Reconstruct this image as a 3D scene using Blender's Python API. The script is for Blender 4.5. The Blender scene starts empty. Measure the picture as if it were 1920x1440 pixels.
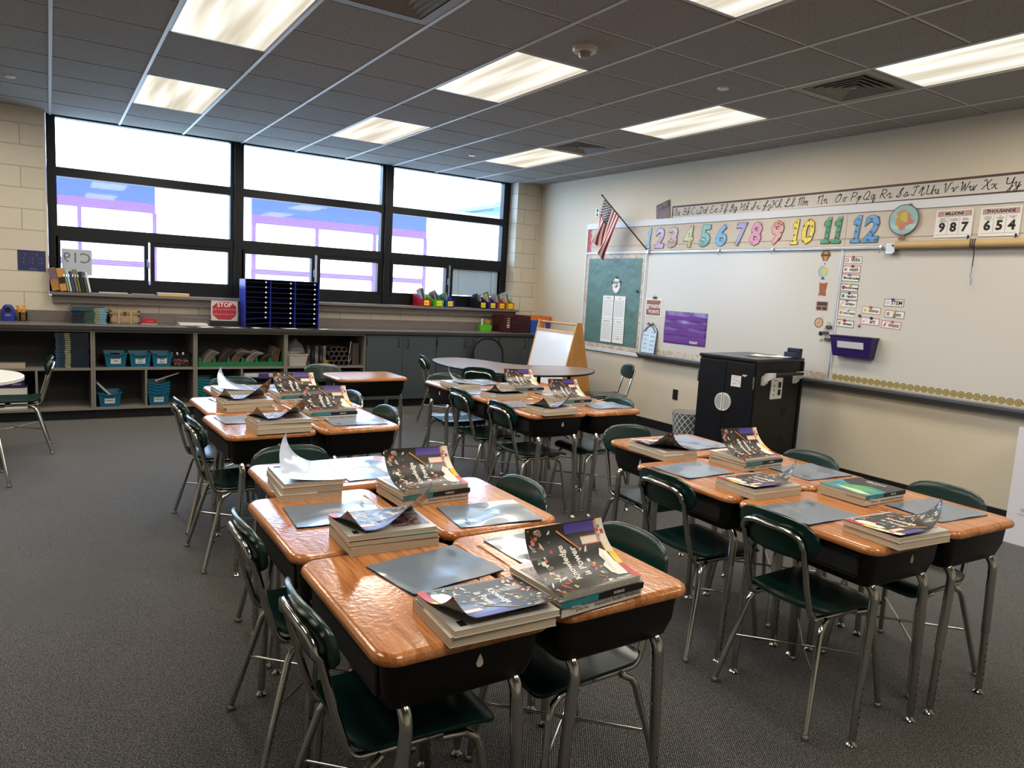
import bpy, bmesh, math, random
from mathutils import Vector, Matrix
random.seed(7)
D = bpy.data; S = bpy.context.scene; COL = S.collection
PI = math.pi
# ------------------------------------------------------------------ camera, world, light, exposure
cam = D.objects.new('camera', D.cameras.new('camera')); COL.objects.link(cam)
cam.data.sensor_width = 36.0; cam.data.lens = 1356.95 / 1920 * 36.0
cam.data.clip_start = 0.02; cam.data.clip_end = 300
_r = ((0.84374083, -0.53384231, 0.05580144), (-0.02158745, -0.13762776, -0.99024875), (0.53631651, 0.83430869, -0.12764646))
cam.matrix_world = Matrix(((_r[0][0], -_r[1][0], -_r[2][0], 0), (_r[0][1], -_r[1][1], -_r[2][1], 0), (_r[0][2], -_r[1][2], -_r[2][2], 1.5), (0, 0, 0, 1)))
S.camera = cam
S.view_settings.view_transform = 'Standard'; S.view_settings.look = 'None'
S.view_settings.exposure = 0.85; S.view_settings.gamma = 1.0; S.view_settings.use_curve_mapping = False
W = D.worlds.new('world'); S.world = W; W.use_nodes = True
_b = W.node_tree.nodes['Background']; _b.inputs[0].default_value = (0.46, 0.69, 1.0, 1); _b.inputs[1].default_value = 7.0
sun = D.objects.new('sun', D.lights.new('sun', 'SUN')); COL.objects.link(sun)
sun.data.energy = 1.6; sun.data.angle = 0.02; sun.rotation_euler = (math.radians(48), 0, math.radians(-18))
LAMP = 15.0         # watts of each ceiling fixture's lamps (the lens spreads them downwards)
S.cycles.max_bounces = 8; S.cycles.diffuse_bounces = 4; S.cycles.glossy_bounces = 4
S.cycles.transparent_max_bounces = 16; S.cycles.transmission_bounces = 4
S.cycles.caustics_reflective = False; S.cycles.caustics_refractive = False
S.cycles.sample_clamp_indirect = 6.0; S.cycles.blur_glossy = 0.5
try:
    S.cycles.use_denoising = True
except Exception:
    pass
ZC = 2.995; XR = 5.92; YF = 8.72; YW = 8.95; XL = -3.3; YB = -2.6    # ceiling, walls

# ------------------------------------------------------------------ materials
def lin(h):
    h = h.lstrip('#'); o = []
    for i in (0, 2, 4):
        c = int(h[i:i + 2], 16) / 255; o.append(c / 12.92 if c <= .04045 else ((c + .055) / 1.055) ** 2.4)
    return (o[0], o[1], o[2], 1)
MATS = {}
def mat(name, col='#808080', rough=.5, metal=0, spec=.5, coat=0, bump=None, vary=None, alpha=1):
    if name in MATS: return MATS[name]
    m = D.materials.new(name); m.use_nodes = True; MATS[name] = m
    nt = m.node_tree; p = nt.nodes['Principled BSDF']
    c = lin(col) if isinstance(col, str) else col
    p.inputs['Base Color'].default_value = c; p.inputs['Roughness'].default_value = rough
    p.inputs['Metallic'].default_value = metal; p.inputs['Specular IOR Level'].default_value = spec
    p.inputs['Coat Weight'].default_value = coat; p.inputs['Alpha'].default_value = alpha
    if bump or vary:
        tc = nt.nodes.new('ShaderNodeTexCoord')
    if vary:      # (scale, amount): soft noise in the colour of the stuff itself
        n = nt.nodes.new('ShaderNodeTexNoise'); n.inputs['Scale'].default_value = vary[0]; n.inputs['Detail'].default_value = 3
        nt.links.new(tc.outputs['Object'], n.inputs['Vector'])
        mx = nt.nodes.new('ShaderNodeMix'); mx.data_type = 'RGBA'
        a = vary[1]
        mx.inputs['A'].default_value = [max(0, x * (1 - a)) for x in c[:3]] + [1]; mx.inputs['B'].default_value = [min(1, x * (1 + a)) for x in c[:3]] + [1]
        nt.links.new(n.outputs['Fac'], mx.inputs['Factor']); nt.links.new(mx.outputs['Result'], p.inputs['Base Color'])
    if bump:      # (scale, strength, distance)
        n2 = nt.nodes.new('ShaderNodeTexNoise'); n2.inputs['Scale'].default_value = bump[0]; n2.inputs['Detail'].default_value = 2
        nt.links.new(tc.outputs['Object'], n2.inputs['Vector'])
        b = nt.nodes.new('ShaderNodeBump'); b.inputs['Strength'].default_value = bump[1]; b.inputs['Distance'].default_value = bump[2]
        nt.links.new(n2.outputs['Fac'], b.inputs['Height']); nt.links.new(b.outputs['Normal'], p.inputs['Normal'])
    return m
class NT:      # tiny node helper
    def __init__(s, name):
        s.m = D.materials.new(name); s.m.use_nodes = True; s.nt = s.m.node_tree; s.p = s.nt.nodes['Principled BSDF']; MATS[name] = s.m
    def n(s, t, **kw):
        x = s.nt.nodes.new('ShaderNode' + t)
        for k, v in kw.items():
            if k in x.bl_rna.properties: setattr(x, k, v)
            else: x.inputs[k].default_value = v
        return x
    def l(s, a, b): s.nt.links.new(a, b)
    def ramp(s, fac, stops, interp='LINEAR'):
        r = s.n('ValToRGB'); r.color_ramp.interpolation = interp
        e = r.color_ramp.elements
        while len(e) < len(stops): e.new(0.5)
        for x, (p, c) in zip(e, stops): x.position = p; x.color = lin(c) if isinstance(c, str) else c
        s.l(fac, r.inputs['Fac']); return r.outputs['Color']
def wood(name, stops, scale=(2.0, 26, 26), rough=.22, fine=160, bump=0.0, coat=0.0):
    t = NT(name); tc = t.n('TexCoord'); oi = t.n('ObjectInfo')
    ad = t.n('VectorMath', operation='ADD'); sc = t.n('VectorMath', operation='SCALE'); sc.inputs['Scale'].default_value = 7.0
    cb = t.n('CombineXYZ'); t.l(oi.outputs['Random'], cb.inputs[0]); t.l(oi.outputs['Random'], cb.inputs[1]); t.l(cb.outputs[0], sc.inputs[0])
    t.l(tc.outputs['Object'], ad.inputs[0]); t.l(sc.outputs[0], ad.inputs[1])
    mp = t.n('Mapping'); mp.inputs['Scale'].default_value = scale; t.l(ad.outputs[0], mp.inputs[0])
    n1 = t.n('TexNoise', Scale=1.0, Detail=5.0, Distortion=1.1); t.l(mp.outputs[0], n1.inputs['Vector'])
    mp2 = t.n('Mapping'); mp2.inputs['Scale'].default_value = (scale[0] * 3, fine, fine); t.l(ad.outputs[0], mp2.inputs[0])
    n2 = t.n('TexNoise', Scale=1.0, Detail=2.0); t.l(mp2.outputs[0], n2.inputs['Vector'])
    mx = t.n('Math', operation='MULTIPLY_ADD'); mx.inputs[1].default_value = .32; t.l(n2.outputs['Fac'], mx.inputs[0])
    s2 = t.n('Math', operation='MULTIPLY'); s2.inputs[1].default_value = .68; t.l(n1.outputs['Fac'], s2.inputs[0]); t.l(s2.outputs[0], mx.inputs[2])
    t.l(t.ramp(mx.outputs[0], stops), t.p.inputs['Base Color'])
    t.p.inputs['Roughness'].default_value = rough; t.p.inputs['Coat Weight'].default_value = coat; t.p.inputs['Coat Roughness'].default_value = .06
    if bump:
        nb = t.n('TexNoise', Scale=70.0, Detail=1.0); t.l(tc.outputs['Object'], nb.inputs['Vector'])
        b = t.n('Bump', Strength=bump, Distance=.002); t.l(nb.outputs['Fac'], b.inputs['Height']); t.l(b.outputs['Normal'], t.p.inputs['Normal']); t.l(b.outputs['Normal'], t.p.inputs['Coat Normal'])
    return t.m
OAK = wood('desk_laminate', [(.32, '#7d4826'), (.45, '#a26638'), (.57, '#b47748'), (.69, '#c48f62')], rough=.17, bump=.22, coat=.12)
KID = wood('grey_laminate', [(.3, '#6e5f56'), (.6, '#8a7a70'), (.8, '#9a8b80')], rough=.3)
PLY = wood('birch_ply', [(.3, '#b07a3a'), (.55, '#c48d4c'), (.8, '#d3a266')], scale=(8, 8, 1.5), rough=.45, fine=60)
PENCIL = mat('pencil_yellow', '#e8a020', .45)
CHROME = mat('chrome', '#b9b9b4', .13, 1)
STEEL = mat('brushed_steel', '#a8a8a6', .32, 1)
BLACK = mat('black_plastic', '#0c0c0e', .42)
BLACKM = mat('black_steel', '#050506', .38, spec=.35)
GREEN = mat('green_plastic', '#0b2c28', .24, vary=(6, .15))
WHITE = mat('white_paint', '#e4e4e2', .45)
WHITEP = mat('white_plastic', '#dedcd4', .35)
PAPER = mat('paper', '#e6e4e0', .8)
PAGES = mat('page_edges', '#c0b199', .85, vary=(300, .12))
INK = mat('ink', '#17181c', .7)
GREYINK = mat('grey_ink', '#6d6f76', .75)
ALU = mat('aluminium', '#c6cad2', .38, 1)
FRAME = mat('window_frame_bronze', '#080c12', .42, spec=.35)
GREYLAM = mat('grey_counter_laminate', '#6b6462', .42, vary=(180, .10))
EDGE = mat('counter_edge', '#2c2b2c', .45)
CARC = mat('shelf_laminate', '#75706a', .5, vary=(120, .06))
CARCIN = mat('shelf_interior', '#3a3a3c', .6)
DOORM = mat('door_slate_laminate', '#3a4347', .5, vary=(220, .18))
CREAMWALL = mat('cream_paint', '#d2c7b2', .5, bump=(260, .12, .0015))
BASEM = mat('baseboard_rubber', '#0c1216', .45)

def carpet():
    t = NT('carpet'); tc = t.n('TexCoord')
    n1 = t.n('TexNoise', Scale=185.0, Detail=2.0, Roughness=.7); t.l(tc.outputs['Object'], n1.inputs['Vector'])
    mp = t.n('Mapping'); mp.inputs['Rotation'].default_value = (0, 0, .62); t.l(tc.outputs['Object'], mp.inputs[0])
    w = t.n('TexWave', Scale=42.0, Distortion=2.5, Detail=2.0); w.inputs['Detail Scale'].default_value = 6.0; t.l(mp.outputs[0], w.inputs['Vector'])
    ma = t.n('Math', operation='MULTIPLY_ADD'); ma.inputs[1].default_value = .26; t.l(w.outputs['Fac'], ma.inputs[0]); t.l(n1.outputs['Fac'], ma.inputs[2])
    t.l(t.ramp(ma.outputs[0], [(.51, '#020202'), (.61, '#0d0c0c'), (.70, '#34322f'), (.79, '#7b766f')]), t.p.inputs['Base Color'])
    t.p.inputs['Roughness'].default_value = .85; t.p.inputs['Specular IOR Level'].default_value = .3; t.p.inputs['Sheen Weight'].default_value = .32; t.p.inputs['Sheen Roughness'].default_value = .4
    b = t.n('Bump', Strength=.6, Distance=.004); t.l(ma.outputs[0], b.inputs['Height']); t.l(b.outputs['Normal'], t.p.inputs['Normal'])
    return t.m
CARPET = carpet()
def tilem():
    t = NT('ceiling_tile'); tc = t.n('TexCoord')
    n1 = t.n('TexNoise', Scale=170.0, Detail=3.0, Roughness=.8); t.l(tc.outputs['Object'], n1.inputs['Vector'])
    t.l(t.ramp(n1.outputs['Fac'], [(.36, '#737373'), (.52, '#a3a3a2'), (.7, '#b8b7b5')]), t.p.inputs['Base Color'])
    t.p.inputs['Roughness'].default_value = .95; t.p.inputs['Specular IOR Level'].default_value = .1
    b = t.n('Bump', Strength=.5, Distance=.003); t.l(n1.outputs['Fac'], b.inputs['Height']); t.l(b.outputs['Normal'], t.p.inputs['Normal'])
    return t.m
TILE = tilem()
def blockm():
    t = NT('painted_block'); tc = t.n('TexCoord')
    sp = t.n('SeparateXYZ'); cb = t.n('CombineXYZ'); t.l(tc.outputs['Object'], sp.inputs[0])
    ad = t.n('Math', operation='ADD'); t.l(sp.outputs[0], ad.inputs[0]); t.l(sp.outputs[1], ad.inputs[1])
    t.l(ad.outputs[0], cb.inputs[0]); t.l(sp.outputs[2], cb.inputs[1])
    br = t.n('TexBrick', offset=.5); br.inputs['Scale'].default_value = 1.0; br.inputs['Brick Width'].default_value = .405; br.inputs['Row Height'].default_value = .203
    br.inputs['Mortar Size'].default_value = .006; br.inputs['Mortar Smooth'].default_value = .4
    br.inputs['Color1'].default_value = lin('#cbc3b3'); br.inputs['Color2'].default_value = lin('#d1c9b9'); br.inputs['Mortar'].default_value = lin('#aea695')
    t.l(cb.outputs[0], br.inputs['Vector']); t.l(br.outputs['Color'], t.p.inputs['Base Color'])
    iv = t.n('Math', operation='SUBTRACT'); iv.inputs[0].default_value = 1; t.l(br.outputs['Fac'], iv.inputs[1])
    n = t.n('TexNoise', Scale=140.0, Detail=3.0); t.l(tc.outputs['Object'], n.inputs['Vector'])
    ma = t.n('Math', operation='MULTIPLY_ADD'); ma.inputs[1].default_value = .12; t.l(n.outputs['Fac'], ma.inputs[0]); t.l(iv.outputs[0], ma.inputs[2])
    b = t.n('Bump', Strength=.5, Distance=.006); t.l(ma.outputs[0], b.inputs['Height']); t.l(b.outputs['Normal'], t.p.inputs['Normal'])
    t.p.inputs['Roughness'].default_value = .45
    return t.m
BLOCK = blockm()
def glassm(name='window_glass', tint=(1, 1, 1, 1), gloss=.08):
    t = NT(name); nt = t.nt; nt.nodes.remove(t.p); out = nt.nodes['Material Output']
    tr = t.n('BsdfTransparent'); tr.inputs[0].default_value = tint; gl = t.n('BsdfGlossy'); gl.inputs['Roughness'].default_value = .03
    fr = t.n('Fresnel'); fr.inputs['IOR'].default_value = 1.45
    mx = t.n('MixShader'); t.l(fr.outputs[0], mx.inputs[0]); t.l(tr.outputs[0], mx.inputs[1]); t.l(gl.outputs[0], mx.inputs[2]); t.l(mx.outputs[0], out.inputs[0])
    return t.m
GLASS = glassm()
CLEAR = glassm('clear_plastic', (.86, .88, .9, 1))
def lampm():
    t = NT('lamp_diffuser'); nt = t.nt; nt.nodes.remove(t.p); out = nt.nodes['Material Output']
    tc = t.n('TexCoord'); mp = t.n('Mapping'); mp.inputs['Scale'].default_value = (9.0, .55, 1); t.l(tc.outputs['Object'], mp.inputs[0])
    n = t.n('TexNoise', Scale=1.0, Detail=1.5, Distortion=.25); t.l(mp.outputs[0], n.inputs['Vector'])
    col = t.ramp(n.outputs['Fac'], [(.34, (.86, .76, .58, 1)), (.5, (1, .93, .80, 1)), (.66, (1, .97, .90, 1))])
    st = t.n('MapRange'); t.l(n.outputs['Fac'], st.inputs[0]); st.inputs[1].default_value = .34; st.inputs[2].default_value = .64; st.inputs[3].default_value = .46; st.inputs[4].default_value = .68
    e = t.n('Emission'); t.l(col, e.inputs[0]); t.l(st.outputs[0], e.inputs[1]); t.l(e.outputs[0], out.inputs[0])
    return t.m
LAMPM = lampm()
def speckle(name, base, spots, scale=60, thr=.28, rough=.35, coat=0):
    """printed stock with scattered motifs"""
    t = NT(name); tc = t.n('TexCoord'); v = t.n('TexVoronoi', Scale=scale); t.l(tc.outputs['Object'], v.inputs['Vector'])
    wn = t.n('TexWhiteNoise'); t.l(v.outputs['Color'], wn.inputs['Vector'])
    stops = [(i / len(spots), c) for i, c in enumerate(spots)]
    col = t.ramp(wn.outputs['Value'], stops, 'CONSTANT')
    lt = t.n('Math', operation='LESS_THAN'); lt.inputs[1].default_value = thr; t.l(v.outputs['Distance'], lt.inputs[0])
    mx = t.n('Mix', data_type='RGBA'); mx.inputs['A'].default_value = lin(base); t.l(lt.outputs[0], mx.inputs['Factor']); t.l(col, mx.inputs['B'])
    t.l(mx.outputs['Result'], t.p.inputs['Base Color']); t.p.inputs['Roughness'].default_value = rough; t.p.inputs['Coat Weight'].default_value = coat
    return t.m
def cellprint(name, cols, scale=20, rough=.5, line='#d8cbb8', lw=.05):
    """paper printed with irregular patches, like old maps or stones"""
    t = NT(name); tc = t.n('TexCoord'); v = t.n('TexVoronoi', Scale=scale); t.l(tc.outputs['Object'], v.inputs['Vector'])
    wn = t.n('TexWhiteNoise'); t.l(v.outputs['Color'], wn.inputs['Vector'])
    n = t.n('TexNoise', Scale=scale * 2.2, Detail=4.0); t.l(tc.outputs['Object'], n.inputs['Vector'])
    ma = t.n('Math', operation='MULTIPLY_ADD'); ma.inputs[1].default_value = .45; t.l(wn.outputs['Value'], ma.inputs[0])
    s2 = t.n('Math', operation='MULTIPLY'); s2.inputs[1].default_value = .62; t.l(n.outputs['Fac'], s2.inputs[0]); t.l(s2.outputs[0], ma.inputs[2])
    col = t.ramp(ma.outputs[0], [(.15 + .7 * i / max(1, len(cols) - 1), c) for i, c in enumerate(cols)])
    t.l(col, t.p.inputs['Base Color']); t.p.inputs['Roughness'].default_value = rough
    return t.m
STONEP = cellprint('map_print_border', ['#8d7a6c', '#b7a48f', '#d8cab5', '#a99a90', '#c3ad8c'], 26)
KRAFT = mat('kraft_paper', '#cdc3b7', .8, vary=(9, .08), bump=(12, .5, .01))
SKIN = None
# ------------------------------------------------------------------ mesh helpers
class MB:
    def __init__(s): s.v = []; s.f = []; s.m = []
    def add(s, vs, fs, mi=0):
        o = len(s.v); s.v += [tuple(v) for v in vs]
        for f in fs: s.f.append(tuple(i + o for i in f)); s.m.append(mi)
        return s
    def bm(s, b, mi=0, M=None):
        b.verts.index_update()
        vs = [(M @ v.co if M else v.co.copy()) for v in b.verts]; fs = [[v.index for v in f.verts] for f in b.faces]
        s.add(vs, fs, mi); b.free(); return s
    def box(s, x0, x1, y0, y1, z0, z1, bev=0, mi=0, M=None, seg=2):
        b = bmesh.new(); bmesh.ops.create_cube(b, size=1)
        for v in b.verts: v.co = Vector(((x0 + x1) / 2 + v.co.x * (x1 - x0), (y0 + y1) / 2 + v.co.y * (y1 - y0), (z0 + z1) / 2 + v.co.z * (z1 - z0)))
        if bev: bmesh.ops.bevel(b, geom=b.edges[:], offset=bev, segments=seg, affect='EDGES', profile=.5)
        return s.bm(b, mi, M)
    def cyl(s, p, q, r, n=10, r2=None, mi=0, cap=True):
        p = Vector(p); q = Vector(q); r2 = r if r2 is None else r2
        d = (q - p).normalized(); a = d.orthogonal().normalized(); c = d.cross(a)
        vs = []
        for P, R in ((p, r), (q, r2)):
            for i in range(n): t = 2 * PI * i / n; vs.append(P + a * (R * math.cos(t)) + c * (R * math.sin(t)))
        fs = [(i, (i + 1) % n, n + (i + 1) % n, n + i) for i in range(n)]
        if cap: fs += [tuple(range(n))[::-1], tuple(range(n, 2 * n))]
        return s.add(vs, fs, mi)
    def tube(s, path, r, n=8, mi=0, closed=False, cap=True, flat=None):
        P = [Vector(p) for p in path]; N = len(P); vs = []; fs = []
        up = None
        for i in range(N):
            a = P[(i - 1) % N] if (closed or i) else P[i]; b = P[(i + 1) % N] if (closed or i < N - 1) else P[i]
            d = (b - a).normalized()
            if up is None: up = d.orthogonal().normalized()
            up = (up - d * up.dot(d)); up = up.normalized() if up.length > 1e-6 else d.orthogonal().normalized()
            w = d.cross(up)
            R = r[i] if isinstance(r, (list, tuple)) else r
            for k in range(n): t = 2 * PI * k / n; vs.append(P[i] + up * (R * math.cos(t)) + w * (R * math.sin(t)))
        for i in range(N if closed else N - 1):
            j = (i + 1) % N
            for k in range(n): fs.append((i * n + k, i * n + (k + 1) % n, j * n + (k + 1) % n, j * n + k))
        if cap and not closed: fs += [tuple(range(n))[::-1], tuple(range((N - 1) * n, N * n))]
        return s.add(vs, fs, mi)
    def lathe(s, prof, n=20, c=(0, 0, 0), mi=0, sx=1, sy=1):
        vs = []; fs = []
        for r, z in prof:
            for i in range(n): t = 2 * PI * i / n; vs.append((c[0] + r * sx * math.cos(t), c[1] + r * sy * math.sin(t), c[2] + z))
        for j in range(len(prof) - 1):
            for i in range(n): fs.append((j * n + i, j * n + (i + 1) % n, (j + 1) * n + (i + 1) % n, (j + 1) * n + i))
        if prof[0][0] > 1e-6: fs.append(tuple(range(n))[::-1])
        if prof[-1][0] > 1e-6: fs.append(tuple(range((len(prof) - 1) * n, len(prof) * n)))
        return s.add(vs, fs, mi)
    def loft(s, rings, mi=0, cap=(True, True), closed=True):
        n = len(rings[0]); vs = [p for r in rings for p in r]; fs = []
        for j in range(len(rings) - 1):
            for i in range(n if closed else n - 1): fs.append((j * n + i, j * n + (i + 1) % n, (j + 1) * n + (i + 1) % n, (j + 1) * n + i))
        if cap[0]: fs.append(tuple(range(n))[::-1])
        if cap[1]: fs.append(tuple(range((len(rings) - 1) * n, len(rings) * n)))
        return s.add(vs, fs, mi)
    def prism(s, pts, z0, z1, mi=0, M=None, capm=None):
        """outline (counter-clockwise) extruded along z"""
        n = len(pts); vs = [Vector((x, y, z0)) for x, y in pts] + [Vector((x, y, z1)) for x, y in pts]
        if M: vs = [M @ v for v in vs]
        s.add(vs, [(i, (i + 1) % n, n + (i + 1) % n, n + i) for i in range(n)] + [tuple(range(n))[::-1]], mi)
        s.add(vs[n:], [tuple(range(n))], mi if capm is None else capm); return s
    def grid(s, nu, nv, f, mi=0, thick=0):
        vs = [Vector(f(i / nu, j / nv)) for j in range(nv + 1) for i in range(nu + 1)]
        fs = [(j * (nu + 1) + i, j * (nu + 1) + i + 1, (j + 1) * (nu + 1) + i + 1, (j + 1) * (nu + 1) + i) for j in range(nv) for i in range(nu)]
        return s.add(vs, fs, mi)
    def ball(s, c, r, n=12, mi=0, sx=1, sy=1, sz=1):
        m = max(4, n // 2); prof = []
        for k in range(m + 1): a = -PI / 2 + PI * k / m; prof.append((max(0, r * math.cos(a)), sz * r * math.sin(a)))
        prof[0] = (1e-7, prof[0][1]); prof[-1] = (1e-7, prof[-1][1])
        return s.lathe(prof, n, c, mi, sx, sy)
    def text(s, body, size, x=0, y=0, z=0, mi=0, off=0, shear=0, ax='CENTER', ay='CENTER', xs=1, M=None, fn=None, rot=0, lh=1):
        vs, fs = text_mesh(body, size, off, shear, ax, ay, lh)
        c, si = math.cos(rot), math.sin(rot)
        vs = [((vx * xs) * c - vy * si + x, (vx * xs) * si + vy * c + y, z) for vx, vy in vs]
        if fn: vs = [fn(v) for v in vs]
        if M: vs = [M @ Vector(v) for v in vs]
        return s.add(vs, fs, mi)
    def ribbon(s, pts, w, z=0, mi=0, M=None, fn=None):
        n = len(pts); vs = []
        for i in range(n):
            a = Vector(pts[max(0, i - 1)]); b = Vector(pts[min(n - 1, i + 1)]); d = (b - a)
            d = d.normalized() if d.length > 1e-9 else Vector((1, 0)); p = Vector((-d.y, d.x)) * (w / 2)
            q = Vector(pts[i]); vs += [(q.x + p.x, q.y + p.y, z), (q.x - p.x, q.y - p.y, z)]
        if fn: vs = [fn(v) for v in vs]
        if M: vs = [M @ Vector(v) for v in vs]
        return s.add(vs, [(2 * i, 2 * i + 1, 2 * i + 3, 2 * i + 2) for i in range(n - 1)], mi)
    def xf(s, M): s.v = [tuple(M @ Vector(v)) for v in s.v]; return s
    def build(s, name, mats, parent=None, smooth=None, label=None, loc=None, rot=None):
        me = D.meshes.new(name); me.from_pydata(s.v, [], s.f)
        ms = mats if isinstance(mats, (list, tuple)) else [mats]
        for m in ms: me.materials.append(m)
        if len(ms) > 1: me.polygons.foreach_set('material_index', s.m)
        b = bmesh.new(); b.from_mesh(me); bmesh.ops.recalc_face_normals(b, faces=b.faces) if smooth != 'flat' else None; b.to_mesh(me); b.free()
        if smooth and smooth != 'flat':
            me.shade_smooth(); me.set_sharp_from_angle(angle=math.radians(smooth))
        o = D.objects.new(name, me); COL.objects.link(o)
        if parent: o.parent = parent
        if loc: o.location = loc
        if rot: o.rotation_euler = rot
        if label: o['label'] = label
        return o
_tc = {}
def text_mesh(body, size, off=0, shear=0, ax='CENTER', ay='CENTER', lh=1):
    k = (body, size, off, shear, ax, ay, lh)
    if k not in _tc:
        cu = D.curves.new('t', 'FONT'); cu.body = body; cu.size = size; cu.offset = off; cu.shear = shear; cu.align_x = ax; cu.align_y = ay
        cu.resolution_u = 2; cu.fill_mode = 'FRONT'; cu.space_line = lh
        o = D.objects.new('t', cu); me = D.meshes.new_from_object(o)
        _tc[k] = ([(v.co.x, v.co.y) for v in me.vertices], [tuple(p.vertices) for p in me.polygons])
        D.objects.remove(o); D.curves.remove(cu); D.meshes.remove(me)
    return _tc[k]
def tag(o, label, cat, group=None):
    o['label'] = label; o['category'] = cat
    if group: o['group'] = group
    return o
def thing(name, label, cat, loc=(0, 0, 0), rotz=0, group=None, M=None):
    o = D.objects.new(name, None); COL.objects.link(o); o.empty_display_size = .05
    if M is not None: o.matrix_world = M
    else: o.location = loc; o.rotation_euler = (0, 0, rotz)
    return tag(o, label, cat, group)
KIDS = {}
def kids(r):
    return list(r.children)
def dup(r, loc, rotz=0, label=None, group=None, rot=None, cat=None):
    c = r.copy(); COL.objects.link(c); c.location = loc; c.rotation_euler = rot if rot else (0, 0, rotz)
    if label: c['label'] = label
    if group: c['group'] = group
    if cat: c['category'] = cat
    for ch in list(r.children):
        d = ch.copy(); COL.objects.link(d); d.parent = c
        for g in list(ch.children):
            e = g.copy(); COL.objects.link(e); e.parent = d
    return c
def struct(o): o['kind'] = 'structure'; return o
def FR(y, z, n=0.0): return Matrix(((0, 0, -1, XB - n), (-1, 0, 0, y), (0, 1, 0, z), (0, 0, 0, 1)))   # frame on the whiteboard wall: x right, y up, z into the room
XB = 5.90
def FW(x, z, y=YF): return Matrix(((1, 0, 0, x), (0, 0, -1, y), (0, 1, 0, z), (0, 0, 0, 1)))            # frame on the window wall
def rrect(w, h, r, n=4, cx=0, cy=0):
    p = []
    for sx, sy, a in ((1, 1, 0), (-1, 1, 90), (-1, -1, 180), (1, -1, 270)):
        for k in range(n + 1):
            t = math.radians(a + 90 * k / n); p.append((cx + sx * (w / 2 - r) + r * math.cos(t), cy + sy * (h / 2 - r) + r * math.sin(t)))
    return p
def circ(r, n=16, cx=0, cy=0, sx=1, sy=1): return [(cx + sx * r * math.cos(2 * PI * i / n), cy + sy * r * math.sin(2 * PI * i / n)) for i in range(n)]
def star(r, n=5, q=.45, cx=0, cy=0, a0=0): return [(cx + (r if i % 2 == 0 else r * q) * math.sin(a0 + PI * i / n), cy + (r if i % 2 == 0 else r * q) * math.cos(a0 + PI * i / n)) for i in range(2 * n)][::-1]
def spline(pts, k=4, closed=False):
    out = []; n = len(pts); P = [Vector(p) for p in pts]
    rng = range(n if closed else n - 1)
    for i in rng:
        a = P[(i - 1) % n] if (closed or i) else P[i]; b = P[i]; c = P[(i + 1) % n]; d = P[(i + 2) % n] if (closed or i < n - 2) else c
        for j in range(k):
            t = j / k; out.append(.5 * ((2 * b) + (c - a) * t + (2 * a - 5 * b + 4 * c - d) * t * t + (3 * b - a - 3 * c + d) * t ** 3))
    if not closed: out.append(P[-1])
    return [tuple(p) for p in out]
def arc(c, r, a0, a1, n, plane='xz', fixed=0):
    o = []
    for i in range(n + 1):
        t = math.radians(a0 + (a1 - a0) * i / n); u, v = c[0] + r * math.cos(t), c[1] + r * math.sin(t)
        o.append((u, fixed, v) if plane == 'xz' else (fixed, u, v) if plane == 'yz' else (u, v, fixed))
    return o
# ------------------------------------------------------------------ the room
struct(MB().box(XL - .2, XR + .2, YB - .2, 9.1, -.12, 0).build('floor', CARPET))
# window wall: blockwork round the opening x 0..5.52, z 1.15..3.0
m = MB(); X0, X1 = -.005, 5.53
m.box(XL - .2, X0, YF, 9.1, 0, 3.3); m.box(X1, XR + .2, YF, 9.1, 0, 3.3); m.box(X0, X1, YF, 9.1, 0, 1.19); m.box(X0, X1, YF + .02, 9.1, 3.03, 3.3)
struct(m.build('wall_front', BLOCK))
struct(MB().box(XR, XR + .2, YB - .2, 9.1, 0, 3.3).build('wall_right', CREAMWALL))
struct(MB().box(XL - .2, XL, YB - .2, 9.1, 0, 3.3).build('wall_left', BLOCK))
struct(MB().box(XL - .2, XR + .2, YB - .2, YB, 0, 3.3).build('wall_back', BLOCK))
struct(MB().box(XR - .012, XR, YB, YF, 0, .10, .003).build('baseboard_right', BASEM))
struct(MB().box(XL, XL + .012, YB, YF, 0, .10, .003).build('baseboard_left', BASEM))
# ceiling: tegular tiles between a T-bar grid, openings where the fixtures sit
PX, OX, PY, OY = .6145, .040, .6035, .435
nx0, nx1 = -6, 10; ny0, ny1 = -6, 14
def cx(i): return OX + PX * i
def cy(j): return OY + PY * j
LIGHTS = [(1, 10), (1, 6), (1, 2), (4, 10), (4, 6), (4, 2), (7, 10), (7, 6), (7, 2), (-2, 10), (-2, 6), (-2, 2), (1, -2), (4, -2), (7, -2)]
VENTS = [(7, 4), (7, 9), (2, 5)]
used = set()
for i, j in LIGHTS: used |= {(i, j), (i, j + 1)}
used |= set(VENTS)
m = MB()
for i in range(nx0, nx1):
    for j in range(ny0, ny1):
        if (i, j) in used: continue
        x0, x1, y0, y1 = max(cx(i), XL), min(cx(i + 1), XR), max(cy(j), YB), min(cy(j + 1), YF + .23)
        if x1 - x0 < .03 or y1 - y0 < .03: continue
        g = .0125
        a = [(x0 + g, y0 + g), (x1 - g, y0 + g), (x1 - g, y1 - g), (x0 + g, y1 - g)]
        b = [(x0 + .004, y0 + .004), (x1 - .004, y0 + .004), (x1 - .004, y1 - .004), (x0 + .004, y1 - .004)]
        m.loft([[(x, y, ZC) for x, y in a], [(x, y, ZC + .010) for x, y in a], [(x, y, ZC + .0101) for x, y in b], [(x, y, ZC + .03) for x, y in b]])
struct(m.build('ceiling', TILE))
m = MB()
for i in range(nx0, nx1 + 1):
    if XL < cx(i) < XR: m.box(cx(i) - .011, cx(i) + .011, YB, YF + .2, ZC - .004, ZC + .012)
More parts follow.
